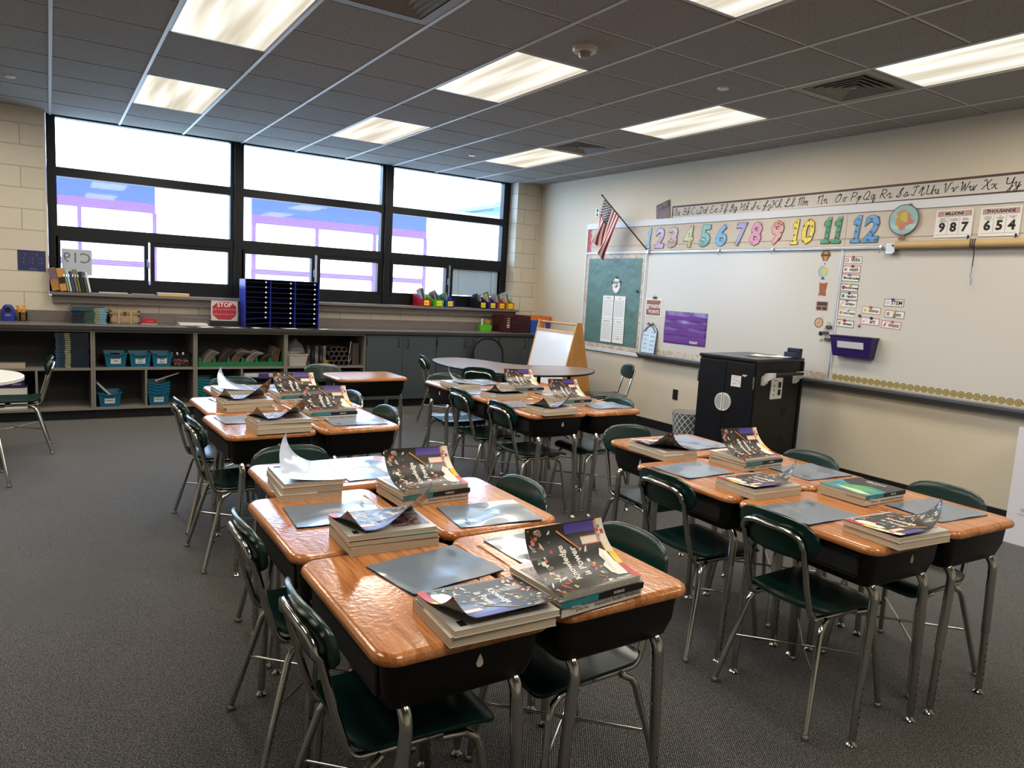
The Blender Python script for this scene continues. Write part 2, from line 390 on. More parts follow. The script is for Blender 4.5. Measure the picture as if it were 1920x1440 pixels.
for j in range(ny0, ny1 + 1):
    if YB < cy(j) < YF + .2: m.box(XL, XR, cy(j) - .0075, cy(j) + .0075, ZC + .0035, ZC + .011)
m.box(XR - .02, XR, YB, YF, ZC - .001, ZC + .004); m.box(XL, XL + .02, YB, YF, ZC - .001, ZC + .004); m.box(XL, X0, YF - .02, YF, ZC - .001, ZC + .004); m.box(X1, XR, YF - .02, YF, ZC - .001, ZC + .004)
struct(m.build('trim_1', mat('ceiling_grid_white', '#c9ccd0', .4)))
struct(MB().box(XL - .2, XR + .2, YB - .2, 9.1, ZC + .2, ZC + .32).build('trim_2', mat('deck_above', '#3a3a3a', .9)))
LIGHT_LBL = {(1, 10): 'recessed ceiling light panel nearest the windows on the left', (1, 6): 'large recessed ceiling light panel cut off by the top left edge',
 (1, 2): 'ceiling light panel above the camera in the left row', (4, 10): 'recessed ceiling light panel nearest the windows in the middle row', (4, 6): 'glowing ceiling light panel beside the smoke detector',
 (4, 2): 'ceiling light panel just peeking in at the top edge', (7, 10): 'far recessed ceiling light panel beside the small air vent', (7, 6): 'recessed ceiling light panel in the right row above the number line',
 (7, 2): 'recessed ceiling light panel at the right edge beside the large air vent'}
fm = mat('light_frame', '#b9bbbd', .45)
for k, (i, j) in enumerate(LIGHTS):
    x0, x1, y0, y1 = cx(i), cx(i + 1), cy(j), cy(j + 2); xc, yc = (x0 + x1) / 2, (y0 + y1) / 2
    t = thing('ceiling_light', LIGHT_LBL.get((i, j), 'recessed ceiling light panel out of the picture'), 'ceiling light', (xc, yc, ZC), 0, 'ceiling light panels')
    w, h = (x1 - x0) / 2 - .008, (y1 - y0) / 2 - .008
    b = MB()
    for a in ((-w, w, -h, -h + .016), (-w, w, h - .016, h), (-w, -w + .016, -h, h), (w - .016, w, -h, h)): b.box(*a, -.001, .03)
    b.build('frame', fm, t)
    MB().add([(-w + .016, -h + .016, .0015), (w - .016, -h + .016, .0015), (w - .016, h - .016, .0015), (-w + .016, h - .016, .0015)], [(3, 2, 1, 0)]).build('diffuser', LAMPM, t, smooth='flat')
    la = D.lights.new('lamp', 'AREA'); la.shape = 'RECTANGLE'; la.size = 2 * w - .05; la.size_y = 2 * h - .05; la.energy = LAMP; la.spread = math.radians(178); la.color = (1, .91, .77)
    lo_ = D.objects.new('lamp', la); COL.objects.link(lo_); lo_.parent = t; lo_.location = (0, 0, -.001)
    MB().box(-w, w, -h, h, .031, .09).build('housing', fm, t)
vm = mat('vent_grey', '#8d8b88', .5); vd = mat('vent_dark', '#151515', .8)
VL = {(7, 4): ('square ceiling air vent with louvres near the right edge', 0), (7, 9): ('small square ceiling air vent beside the far light panel', 0), (2, 5): ('ceiling air vent cut off by the top edge of the photo', 0)}
for i, j in VENTS:
    t = thing('ceiling_vent', VL[(i, j)][0], 'air vent', (cx(i) + PX / 2, cy(j) + PY / 2, ZC), 0, 'ceiling air vents')
    h = .298
    b = MB()
    for a in ((-h, h, -h, -.235), (-h, h, .235, h), (-h, -.235, -.235, .235), (.235, h, -.235, .235)): b.box(*a, -.002, .01)
    b.build('frame', vm, t)
    for k in range(5):
        r0 = .225 - k * .043; r1 = r0 - .03
        rings = [[(-r, -r, z), (r, -r, z), (r, r, z), (-r, r, z)] for r, z in ((r0, .000), (r1, .032), (r1 - .004, .032), (r0 - .004, -.003))]
        b2 = MB(); b2.loft(rings + [rings[0]], cap=(False, False)); b2.build('louvre', vm, t)
    MB().box(-.26, .26, -.26, .26, .06, .07).build('duct_opening', vd, t)
    MB().box(-.02, .02, -.02, .02, .0, .03).build('centre_plate', vm, t)
t = thing('smoke_detector', 'round white smoke detector hanging from a ceiling tile', 'smoke detector', (2.79, 3.73, ZC))
MB().lathe([(.001, -.03), (.07, -.028), (.078, -.012), (.078, 0)][::1], 24).build('base', mat('detector', '#cfcac2', .35), t, smooth=40)
MB().lathe([(.001, -.062), (.026, -.06), (.034, -.05), (.036, -.03), (.05, -.028)], 20).build('sensor', mat('detector_dark', '#8c867e', .35), t, smooth=40)
for (x, y), l in (((4.07, 7.43), 'small round sprinkler cover near the far light panels'), ((4.03, 3.74), 'small round sprinkler cover left of the large air vent'), ((-.236, 7.41), 'small round sprinkler cover at the far left of the ceiling')):
    o = MB().lathe([(.001, -.012), (.036, -.010), (.04, -.004), (.04, .004)], 20).build('sprinkler_cover', WHITE, smooth=40, loc=(x, y, ZC)); tag(o, l, 'sprinkler', 'sprinkler covers')
# ------------------------------------------------------------------ windows: three bays of dark frames, panes and integral blinds
bays = [(0.0, 1.84, .083, 1.768, (.105, .880, .982, 1.750)), (1.84, 3.68, 1.915, 3.606, (1.938, 2.718, 2.831, 3.582)), (3.68, 5.525, 3.760, 5.424, (3.79, 4.565, 4.675, 5.424))]
ROWS = [(2.983, 2.493), (2.402, 1.905)]; LOW = (1.755, 1.388)
slatm = mat('blind_slat', '#dfe3e8', .6); slatd = mat('blind_slat_closed', '#a9aca8', .6); hw = mat('latch', '#9aa0a6', .3, 1)
for n, (bx0, bx1, px0, px1, lo) in enumerate(bays):
    w = thing('window_%d' % (n + 1), 'dark framed window bay, %s of the three' % ('leftmost', 'middle', 'rightmost')[n], 'window', (0, 0, 0))
    w['kind'] = 'structure'; del w['category']
    b = MB(); y0, y1 = YW - .035, YW + .06
    b.box(bx0, px0, y0, y1, 1.235, 3.02); b.box(px1, bx1, y0, y1, 1.235, 3.02)
    for z0, z1 in ((ROWS[0][0], 3.02), (ROWS[1][0], ROWS[0][1]), (LOW[0] + .045, ROWS[1][1]), (1.235, LOW[1] - .045)): b.box(px0, px1, y0, y1, z0, z1)
    if n < 2: b.box(bx1 - .035, bx1 + .0, y0 - .03, y0, 1.235, 3.02, .004)
    b.build('frame', FRAME, w)
    q = MB(); z0, z1 = LOW[1], LOW[0]
    for a0, a1, dy in ((lo[0], lo[1], 0), (lo[2], lo[3], .012)):
        q.box(a0 - .04, a0, y0 + dy, y1, z0 - .045, z1 + .045); q.box(a1, a1 + .04, y0 + dy, y1, z0 - .045, z1 + .045); q.box(a0, a1, y0 + dy, y1, z0 - .045, z0); q.box(a0, a1, y0 + dy, y1, z1, z1 + .045)
    q.build('sash', FRAME, w)
    MB().box(lo[1] + .052, lo[1] + .061, y0 - .004, y0, z0 - .03, z1 + .03).build('weather_strip', ALU, w)
    MB().box(lo[1] + .022, lo[1] + .036, y0 - .02, y0, z0 + .14, z0 + .23, .004).build('latch', hw, w)
    panes = [(px0, px1, ROWS[0]), (px0, px1, ROWS[1]), (lo[0], lo[1], LOW), (lo[2], lo[3], LOW)]
    for k, (a0, a1, (zt, zb)) in enumerate(panes):
        MB().add([(a0, YW, zb), (a1, YW, zb), (a1, YW, zt), (a0, YW, zt)], [(0, 1, 2, 3)]).build('pane', GLASS, w, smooth='flat')
        closed = (n == 2 and k == 3)
        if k == 0 and n < 2: continue          # blinds raised
        b = MB(); z = zb + .01
        while z < zt - .004:
            c = YW + .03
            if closed: b.add([(a0, c - .004, z), (a1, c - .004, z), (a1, c + .003, z + .0145), (a0, c + .003, z + .0145)], [(0, 1, 2, 3)])
            else: b.add([(a0, c - .006, z), (a1, c - .006, z), (a1, c + .006, z + .0012), (a0, c + .006, z + .0012)], [(0, 1, 2, 3)])
            z += .0145 if closed else .0185
        if closed:
            for fx in (.15, .85): b.box(a0 + (a1 - a0) * fx - .004, a0 + (a1 - a0) * fx + .004, YW + .02, YW + .022, zb, zt)
        b.build('blind', slatd if closed else slatm, w, smooth='flat')
# jambs, sill with apron
struct(MB().box(X0 - .02, X0 + .004, YF - .004, YW, 1.24, 3.0).build('trim_3', mat('jamb_cream', '#c9c5bb', .5)))
SILLM = mat('sill_laminate', '#6f6864', .4, vary=(180, .1))
t = thing('window_sill', 'long grey laminate window sill above the counter', 'window sill', (0, 0, 0))
MB().box(0, 5.57, 8.585, YW, 1.205, 1.235, .003).build('board', SILLM, t)
MB().box(.02, 5.55, 8.64, 8.718, 1.13, 1.205).build('apron', SILLM, t)
# ------------------------------------------------------------------ outside: court and the wing opposite
struct(MB().box(-40, 60, 9.1, 80, -.3, -.15).build('ground', mat('pavement', '#b9b4aa', .9)))
t = thing('school_wing', 'pale school wing with purple banded windows across the court', 'building', (0, 22, 0))
ws = mat('stucco_pale', '#e6e0d4', .8); nv = mat('navy_panel', '#232f74', .6); mr = mat('maroon_mullion', '#52285a', .6); wb = mat('blind_white', '#e9eaf0', .7); rfm = mat('roof_fascia', '#cdd6e6', .6)
MB().box(-12, 40, .12, 10, -.2, 3.95).build('wall', ws, t)
MB().box(-12.2, 40, -.05, 10, 3.93, 4.02).build('roof', rfm, t)
for x0, x1 in ((-6, 2.44), (4.96, 10.47), (15.0, 21)):
    f = MB().box(x0, x1, .0, .12, 3.27, 3.9).build('spandrel_panel', nv, t)
    b = MB(); b.box(x0, x1, -.02, .1, 3.02, 3.27); b.box(x0, x1, -.02, .1, 1.56, 1.72); b.box(x0, x1, -.02, .1, .7, 1.2)
    xs = [x0, x0 + .1]; k = x1
    xx = x1
    mull = {2.44: (2.38, .64, -1.2, -3.0), 10.47: (10.41, 8.65, 6.81, 4.97), 21: (20.9, 18.9, 17, 15)}[x1]
    for q in mull: b.box(q, q + .09, -.03, .1, .7, 3.02)
    b.build('mullions', mr, t)
    for a, c in zip(mull[1:], mull[:-1]):
        wn = MB().box(a + .09, c, .04, .1, 1.2, 3.02).build('window', wb, t)
for q in (3.7, 12.3): MB().box(q, q + .19, -.03, .12, 0, 3.93).build('pilaster', mat('pilaster_grey', '#b4bac6', .7), t)
MB().box(14.5, 15.3, .5, 1.2, 4.0, 4.6).lathe([(.3, 4.6), (.45, 4.75), (.1, 4.9)], 16, (14.9, .85, 0)).build('roof_fan', mat('fan_grey', '#c8d0da', .5), t)
t = thing('far_roofed_block', 'bluish ribbed roof block rising behind the school wing at the right', 'building', (26, 36, 0))
MB().box(-4, 16, 0, 8, 0, 6.1).build('wall', mat('far_wall', '#7f93ae', .8), t)
b = MB(); b.box(-4.6, 16.5, -.6, 8, 6.1, 6.3)
for i in range(40): b.box(-4.5 + i * .52, -4.44 + i * .52, -.65, .4, 6.0, 6.42)
b.build('roof', mat('far_roof', '#5f7898', .7), t)
# ------------------------------------------------------------------ desks
ZT = .725
def desk_proto():
    t = thing('student_desk', '', 'desk')
    b = MB(); W_, H_ = .61, .457
    prof = [(-.016, ZT - .030), (-.003, ZT - .026), (0, ZT - .018), (-.002, ZT - .010), (-.007, ZT - .004), (-.016, ZT)]
    rings = []
    for d, z in prof: rings.append([(x, y, z) for x, y in rrect(W_ + 2 * d, H_ + 2 * d, .055 + d, 6)])
    # top face with a pencil groove along the far edge
    top = rings[-1]; b.loft(rings, cap=(True, False))
    gx0, gx1, gy0, gy1 = -.205, .205, .165, .177
    n = len(top)
    bmh = bmesh.new(); vo = [bmh.verts.new(p) for p in top]; vi = [bmh.verts.new((x, y, ZT)) for x, y in ((gx1, gy1), (gx0, gy1), (gx0, gy0), (gx1, gy0))]
    for k in range(4):
        seg = vo[k * n // 4:(k + 1) * n // 4]
        nxt = vo[((k + 1) * n // 4) % n]
        bmh.faces.new(seg + [nxt, vi[(k + 1) % 4], vi[k]])
    vb = [bmh.verts.new((x, y, ZT - .004)) for x, y in ((gx1 - .004, gy1 - .004), (gx0 + .004, gy1 - .004), (gx0 + .004, gy0 + .004), (gx1 - .004, gy0 + .004))]
    for k in range(4): bmh.faces.new((vi[k], vi[(k + 1) % 4], vb[(k + 1) % 4], vb[k]))
    bmh.faces.new(vb); b.bm(bmh)
    b.build('desktop', OAK, t, smooth=40)
    b = MB()                       # open-fronted book box
    R = [(.562, .405, ZT - .030), (.552, .398, ZT - .10), (.525, .37, ZT - .148), (.505, .35, ZT - .158)]
    b.loft([[(x, y, z) for x, y in rrect(w, h, .03, 3)] for w, h, z in R], cap=(False, True))
    b.build('book_box', BLACKM, t, smooth=40)
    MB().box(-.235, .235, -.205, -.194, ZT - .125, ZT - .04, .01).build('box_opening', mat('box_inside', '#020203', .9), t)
    for sx in (1,):
        p = [(0, .026), (-.011, .0), (-.013, -.012), (-.009, -.022), (0, -.026), (.009, -.022), (.013, -.012), (.011, .0)]
        p = spline(p, 3, True)
        M = Matrix(((0, 0, 1 if sx > 0 else -1, sx * .2765), (1, 0, 0, .03), (0, 1, 0, ZT - .072), (0, 0, 0, 1)))
        MB().prism([(x * .68, y * .62) for x, y in p], 0, .0035, 0, M).build('side_hole', mat('hole_light_tone', '#c9c4ba', .5), t)  # pale plate: its colour stands for light showing through the hole
    for sy in (-1, 1):
        y = sy * .145; zt = ZT - .142; r = .016
        half = [(.268 - .055 + .055 * math.sin(a), y, zt - .055 + .055 * math.cos(a)) for a in [PI / 2 * k / 6 for k in range(7)]] + [(.268, sy * .1625, .26)]
        pts = [(-x_, y_, z_) for x_, y_, z_ in half[::-1]] + half
        MB().tube(pts, r, 12).build('leg_frame', CHROME, t, smooth=50)
        for sx in (-1, 1):
            x = sx * .268
            y = sy * .1725; b = MB().cyl((x, y, .022), (x, sy * .1625, .265), .0132, 12)
            for k in range(7): yk = sy * (.1725 - .0411 * (.038 + k * .026)); b.cyl((x, yk, .06 + k * .026), (x + sx * .0137, yk, .06 + k * .026), .0042, 8, mi=1)
            li = b.build('leg', [CHROME, INK], t, smooth=50)
            MB().lathe([(.001, .0), (.017, .001), (.019, .006), (.012, .014), (.008, .026)], 14, (x, y, 0)).build('glide', CHROME, li, smooth=50)
    return t
CL = {'A': ('nearest', 0.0, dict(FL=(.788, 1.622), FR=(1.255, 1.623), ML=(.787, 2.248), MR=(1.265, 2.255), H=(.970, 2.81))),
      'E': ('right', -2.15, dict(FL=(2.498, 1.557), FR=(2.961, 1.536), ML=(2.523, 2.183), MR=(2.992, 2.162), H=(2.853, 2.748))),
      'B': ('far left', 2.0, dict(FL=(.925, 3.928), FR=(1.40, 3.94), ML=(.953, 4.56), MR=(1.422, 4.562), H=(1.186, 5.134))),
      'C': ('far middle', .2, dict(FL=(2.786, 4.02), FR=(3.248, 4.0), ML=(2.811, 4.645), MR=(3.272, 4.63), H=(2.905, 5.185)))}
POSN = dict(FL='front left', FR='front right', ML='second left', MR='second right', H='end')
ANG = dict(FL=-90, FR=90, ML=-90, MR=90, H=180)
proto = desk_proto(); first = [True]
DESK = {}
def place_desk(x, y, deg, lbl, grp='classroom desks with oak tops'):
    if first[0]:
        first[0] = False; proto.location = (x, y, 0); proto.rotation_euler = (0, 0, math.radians(deg)); proto['label'] = lbl; proto['group'] = grp; return proto
    return dup(proto, (x, y, 0), math.radians(deg), lbl, grp)
for c, (cn, rot, ds) in CL.items():
    for k, (x, y) in ds.items():
        DESK[c + k] = (x, y, ANG[k] + rot)
        place_desk(x, y, ANG[k] + rot, 'oak topped black school desk, %s desk of the %s cluster' % (POSN[k], cn))
place_desk(2.234, 5.779, 181.4, 'lone empty oak topped desk in front of the cabinets')
DESK['D'] = (2.234, 5.779, 181.4)
# ------------------------------------------------------------------ chairs: green shells on chrome tube
def chair_proto():
    t = thing('student_chair', '', 'chair')            # faces +x
    zs = .43
    def seat(u, v):
        x = -.175 + .385 * u; hw_ = (.168 + .022 * u) * (1 - .22 * max(0, abs(u - .5) * 2 - .86) / .14 if False else 1)
        s = v * 2 - 1
        # rounded corners in plan
        e = .0
        ex = min(u, 1 - u) * .385; r = .05
        if ex < r: hw_ -= r - math.sqrt(max(0, r * r - (r - ex) ** 2))
        yv = s * hw_
        z = zs - .010 * (1 - abs(s) ** 2.2) * (1 - u) - .022 * max(0, (u - .8) / .2) ** 2 + .012 * max(0, (.14 - u) / .14)
        return (x, yv, z)
    us = [0, .012, .04, .08, .13, .2, .35, .5, .65, .8, .87, .92, .96, .988, 1]; nv_ = 12
    b = MB(); top = []; bot = []
    for u in us:
        top.append([seat(u, j / nv_) for j in range(nv_ + 1)]); bot.append([(x, y * .985, z - .013) for x, y, z in top[-1]])
    n = nv_ + 1
    rings = []
    for a, c in zip(top, bot): rings.append([(a[0][0], a[0][1] * 1.008, a[0][2] - .006)] + a + [(a[-1][0], a[-1][1] * 1.008, a[-1][2] - .006)] + c[::-1])
    b.loft(rings); b.build('seat', GREEN, t, smooth=60)
    def back(u, v):                                     # u across, v up
        s = u * 2 - 1; y = .172 * s
        h0 = .075 * (1 - abs(s) ** 3.2) ** (1 / 2.4) if abs(s) < 1 else 0
        z = .690 + (v * 2 - 1) * h0
        x = -.248 + .030 * abs(s) ** 2 - (z - .69) * .22
        return (x, y, z)
    ss = [0, .01, .03, .07, .13, .22, .35, .5, .65, .78, .87, .93, .97, .99, 1]
    rings = []
    for u in ss:
        f = [back(u, v / 6) for v in range(7)]; g = [(x - .014, y, z) for x, y, z in f]
        m_ = [((f[0][0] + g[0][0]) / 2, f[0][1], f[0][2] - .004)]; p_ = [((f[-1][0] + g[-1][0]) / 2, f[-1][1], f[-1][2] + .004)]
        rings.append(m_ + f + p_ + g[::-1])
    b = MB(); b.loft(rings); b.build('backrest', GREEN, t, smooth=60)
    r = .0112; hw_ = .132
    def side(s):
        y = s * hw_
        low = [(.155, y * 1.05, .392), (.0, y * 1.05, .392), (-.10, y * 1.04, .392)]
        bend = [(-.14 - .045 * math.sin(a), y * 1.03, .392 + .045 * (1 - math.cos(a))) for a in [math.radians(q) for q in (15, 35, 55, 76)]]
        up = [(-.212, y, .52), (-.248, y, .66)]
        return low + bend + up
    L = side(1); Rr = side(-1)
    crown = [(-.270, hw_ * math.cos(a), .672 + .058 * math.sin(a) ** .8) for a in [math.radians(q) for q in (12, 28, 45, 62, 76)]]
    crown = [(x - .0015 * i, y, z) for i, (x, y, z) in enumerate(crown)]
    path = L + [(-.260, hw_, .672)] + [(-.261 - .005 * i, hw_ * math.cos(math.radians(q)) ** .55, .672 + .047 * math.sin(math.radians(q))) for i, q in enumerate((20, 40, 58, 74))]
    full = path + [(x, -y, z) for x, y, z in path[::-1]]
    MB().tube(full, r, 10).build('tube_frame', CHROME, t, smooth=60)
    for s in (-1, 1):
        rear = MB().tube([(-.10, s * .150, .388), (-.135, s * .158, .37), (-.150, s * .163, .345), (-.240, s * .213, .018)], r, 10).build('leg', CHROME, t, smooth=60)
        MB().lathe([(.001, .0), (.014, .001), (.016, .007), (.011, .016), (.009, .026)], 12, (-.241, s * .2135, 0)).build('glide', CHROME, rear, smooth=60)
        fr = MB().tube([(.06, s * .150, .388), (.125, s * .153, .384), (.155, s * .158, .362), (.167, s * .163, .325), (.205, s * .195, .018)], r, 10).build('leg', CHROME, t, smooth=60)
        MB().lathe([(.001, .0), (.014, .001), (.016, .007), (.011, .016), (.009, .026)], 12, (.2055, s * .1955, 0)).build('glide', CHROME, fr, smooth=60)
    a = lambda s: (-.190, s * .185, .20); c = lambda s: (.183, s * .176, .20)
    MB().cyl(a(1), c(-1), .0048, 8).build('cross_rod', CHROME, t, smooth=60)
    MB().tube([a(-1), (-.01, 0, .192), c(1)], .0048, 8).build('cross_rod', CHROME, t, smooth=60)
    MB().box(.02, .06, -.16, .16, .396, .404, .002).build('seat_brace', STEEL, t)
    return t
chair = chair_proto(); cfirst = [True]
def place_chair(x, y, deg, lbl, grp='green shell chairs'):
    if cfirst[0]:
        cfirst[0] = False; chair.location = (x, y, 0); chair.rotation_euler = (0, 0, math.radians(deg)); chair['label'] = lbl; chair['group'] = grp; return chair
    return dup(chair, (x, y, 0), math.radians(deg), lbl, grp)
CH = {'A': dict(FL=(.742, 1.63, 0), FR=(1.31, 1.655, 180), ML=(.742, 2.26, 0), MR=(1.315, 2.30, 180), H=(.88, 2.90, -90)),
      'E': dict(FL=(2.445, 1.60, -2), FR=(3.03, 1.56, 178), ML=(2.465, 2.19, -2), MR=(3.03, 2.23, 178), H=(2.79, 2.86, -92)),
      'B': dict(FL=(.86, 3.97, 2), FR=(1.46, 4.02, 182), ML=(.88, 4.60, 2), MR=(1.47, 4.65, 182), H=(1.12, 5.23, -88)),
      'C': dict(FL=(2.77, 4.05, 0), FR=(3.30, 4.03, 180), ML=(2.79, 4.66, 0), MR=(3.33, 4.68, 180), H=(2.84, 5.25, -90))}
for c, ds in CH.items():
    for k, (x, y, a) in ds.items():
        place_chair(x, y, a, 'dark green shell chair tucked under the %s desk of the %s cluster' % (POSN[k], CL[c][0]))
place_chair(2.02, 5.98, -88, 'dark green chair behind the lone empty desk')
# ------------------------------------------------------------------ counter run under the windows
t = thing('worktop', 'long grey laminate counter top under the windows', 'counter', (0, 0, 0))
MB().box(XL + .02, XR - .005, 8.115, 8.70, .897, .935, 0).build('board', GREYLAM, t)
MB().box(XL + .02, XR - .005, 8.112, 8.116, .897, .933, 0).build('front_edge', EDGE, t)
struct(MB().box(XL + .02, XR - .005, 8.701, 8.7195, .9355, 1.043, .002).build('trim_4', GREYLAM))
def shelf_unit(x0, x1, lbl, lower=True):
    t = thing('open_shelf_unit', lbl, 'shelf unit', (x0, 8.15, 0), 0, 'open shelf units under the counter')
    w = x1 - x0; d = .55
    for a in (0, w - .019): MB().box(a, a + .019, 0, d, .10, .896).build('side_panel', CARC, t)
    MB().box(.019, w - .019, .0, d, .10, .122).build('bottom_panel', CARC, t)
    MB().box(.019, w - .019, .004, d, .495, .517).build('shelf', CARC, t)
    MB().box(.019, w - .019, .004, .02, .872, .896).build('top_rail', CARC, t)
    MB().box(.019, w - .019, d - .012, d, .122, .896).build('back_panel', CARCIN, t)
    if lower: MB().box(w / 2 - .009, w / 2 + .010, .004, d - .012, .122, .495).build('divider', CARC, t)
    MB().box(0, w, .07, d, 0, .10).build('toe_kick', BASEM, t)
US = [(-.592, .344), (.346, 1.276), (1.278, 2.214), (2.216, 3.150)]
shelf_unit(*US[0], 'open shelf unit at the left holding the tall stack of dark notebooks')
shelf_unit(*US[1], 'open shelf unit holding the turquoise tubs')
shelf_unit(*US[2], 'open shelf unit holding the green magazine tray')
shelf_unit(*US[3], 'open shelf unit beside the cabinets holding bagged supplies', False)
shelf_unit(-1.53, -.594, 'open shelf unit beyond the left edge of the photo')
def cabinet(x0, xm, x1, lbl):
    t = thing('base_cabinet', lbl, 'cabinet', (x0, 8.15, 0), 0, 'slate base cabinets')
    MB().box(0, x1 - x0, .0, .55, .10, .896).build('body', CARCIN, t)
    MB().box(0, x1 - x0, .07, .55, 0, .10).build('toe_kick', BASEM, t)
    for k, (a, b) in enumerate(((.003, xm - x0 - .002), (xm - x0 + .002, x1 - x0 - .003))):
        dr = MB().box(a, b, -.02, -.001, .105, .882, .002).build('door', DOORM, t)
        hx = b - .06 if k == 0 else a + .06
        MB().tube([(hx, -.02, .745), (hx, -.045, .75), (hx, -.05, .775), (hx, -.05, .825), (hx, -.045, .85), (hx, -.02, .855)], .005, 8).build('handle', BLACK, dr, smooth=50)
        e = a + .004 if k == 0 else b - .004
        for z in (.18, .80): MB().cyl((e, -.024, z - .035), (e, -.024, z + .035), .005, 8).build('hinge', BLACK, dr, smooth=50)
cabinet(3.152, 3.615, 4.074, 'slate base cabinet next to the open shelves')
cabinet(4.076, 4.530, 4.986, 'slate base cabinet behind the padded folding chair')
cabinet(4.988, 5.45, 5.912, 'slate base cabinet in the corner behind the easel')
# ------------------------------------------------------------------ kidney table
kp = spline([(3.671, 7.165), (3.87, 7.17), (4.02, 6.95), (4.10, 6.66), (4.22, 6.47), (4.42, 6.36), (4.68, 6.29), (4.85, 6.15), (4.82, 5.93), (4.60, 5.70), (4.28, 5.58), (3.95, 5.60), (3.66, 5.74), (3.46, 6.02), (3.36, 6.40), (3.40, 6.80), (3.50, 7.05)], 5, True)
area = sum(kp[i][0] * kp[(i + 1) % len(kp)][1] - kp[(i + 1) % len(kp)][0] * kp[i][1] for i in range(len(kp)))
if area < 0: kp = kp[::-1]
kx, ky = 4.0, 6.3; kp = [(x - kx, y - ky) for x, y in kp]
t = thing('kidney_table', 'grey wood grain kidney shaped group table near the easel', 'table', (kx, ky, 0))
MB().prism(kp, .702, .72).build('tabletop', KID, t)
b = MB(); b.tube([(x, y, .711) for x, y in kp], .0105, 8, closed=True); b.build('edge_band', BLACK, t, smooth=60)
for lx, ly in ((.62, -.22), (.05, -.48), (-.30, .12), (-.06, .50)):
    l = MB().cyl((lx, ly, .30), (lx, ly, .702), .019, 12).cyl((lx, ly, .02), (lx, ly, .31), .015, 12).build('leg', BLACKM, t, smooth=50)
    MB().lathe([(.001, 0), (.02, .002), (.02, .012), (.014, .022)], 12, (lx, ly, 0)).build('glide', CHROME, l, smooth=50)
# ------------------------------------------------------------------ easel
t = thing('easel', 'wooden double easel with a whiteboard face in the corner', 'easel', (5.2, 7.1, 0))
b = MB()
for sy in (-1, 1):
    y = sy * .385
    M = Matrix(((1, 0, 0, 0), (0, 0, 1, y - .009), (0, 1, 0, 0), (0, 0, 0, 1)))
    MB().prism([(-.30, 0), (.30, 0), (.30, .06), (.035, 1.17), (-.035, 1.17), (-.30, .06)], 0, .018, 0, M).build('side_panel', PLY, t)
fr = lambda z: -.30 + .265 * (z - .06) / 1.11
a = math.atan2(.265, 1.11)
def onface(z0, z1, y0, y1, off, th): 
    return MB().add([(fr(z) - off + dx, y, z) for z in (z0, z1) for y in (y0, y1) for dx in (0, th)], [(0, 2, 6, 4), (1, 5, 7, 3), (0, 1, 3, 2), (4, 6, 7, 5), (0, 4, 5, 1), (2, 3, 7, 6)])
onface(.42, 1.04, -.376, .376, -.004, .012).build('whiteboard_face', mat('easel_board', '#e3e4ea', .18, coat=.3), t)
onface(.36, .425, -.376, .376, .004, .02).build('lower_rail', PLY, t); onface(1.035, 1.065, -.376, .376, .004, .02).build('upper_rail', PLY, t)
MB().cyl((-.005, -.38, 1.145), (-.005, .38, 1.145), .011, 10).build('dowel', PLY, t, smooth=50)
onface(.30, .36, -.376, .376, .06, .09).build('tray', PLY, t)
MB().box(-.22, .22, -.376, .376, .24, .255).build('shelf', PLY, t)
for sy in (-1, 1): MB().cyl((.0, sy * .396, 1.04), (0, sy * .40, 1.04), .006, 8).build('screw', STEEL, t)
# ------------------------------------------------------------------ other chairs
place_chair(3.60, 6.95, -12, 'dark green shell chair at the left end of the kidney table')
place_chair(3.60, 6.08, 42, 'dark green shell chair pulled up to the near side of the kidney table')
place_chair(5.16, 6.10, 160, 'dark green shell chair alone by the whiteboard wall')
place_chair(-.26, 6.93, 182, 'dark green shell chair beside the round table at the left edge')
place_chair(-.49, 6.0, 95, 'green shell chair at the left edge, only a foot showing')
t = thing('padded_folding_chair', 'dark padded folding chair with rounded back in front of the cabinets', 'chair', (4.72, 7.79, 0), math.radians(-96))
PAD = mat('charcoal_vinyl', '#2a2f3b', .5)
def pb(u, v):
    y = (u * 2 - 1) * .20; z = .50 + v * .36
    return (-.19 - .06 * v, y, z)
out = [(.0 + .2 * math.cos(q), .16 * math.sin(q) ** 1 * 1.0) for q in [PI * k / 12 for k in range(13)]]
shape = [(-.205, .50), (.205, .50), (.205, .68)] + [(.205 * math.cos(PI * k / 14), .69 + .17 * math.sin(PI * k / 14)) for k in range(15)] + [(-.205, .68)]
Mb = Matrix(((-0.12, 0, 1, -.19), (1, 0, 0, 0), (0, 1, 0, 0), (0, 0, 0, 1)))
Mb = Matrix(((0, -.16, 1, -.12), (1, 0, 0, 0), (0, 1, 0, 0), (0, 0, 0, 1)))
MB().prism([(x * .94, z if z < .6 else .5 + (z - .5) * .97) for x, z in shape], -.0, .035, 0, Mb).build('back_pad', PAD, t)
MB().tube([Mb @ Vector((x, z, .012)) for x, z in [(-.222, .2), (-.222, .45), (-.222, .68)] + [(-.222 * math.cos(PI * k / 14), .69 + .185 * math.sin(PI * k / 14)) for k in range(15)] + [(.222, .68), (.222, .45), (.222, .2)]], .011, 8).build('back_tube', BLACKM, t, smooth=60)
MB().box(-.19, .2, -.2, .2, .43, .465, .015).build('seat_pad', PAD, t)
for s in (-1, 1):
    MB().tube([(-.17, s * .215, .42), (.21, s * .215, .015)], .011, 8).build('leg', BLACKM, t, smooth=60)
    MB().tube([(.12, s * .205, .43), (-.24, s * .205, .015)], .011, 8).build('leg', BLACKM, t, smooth=60)
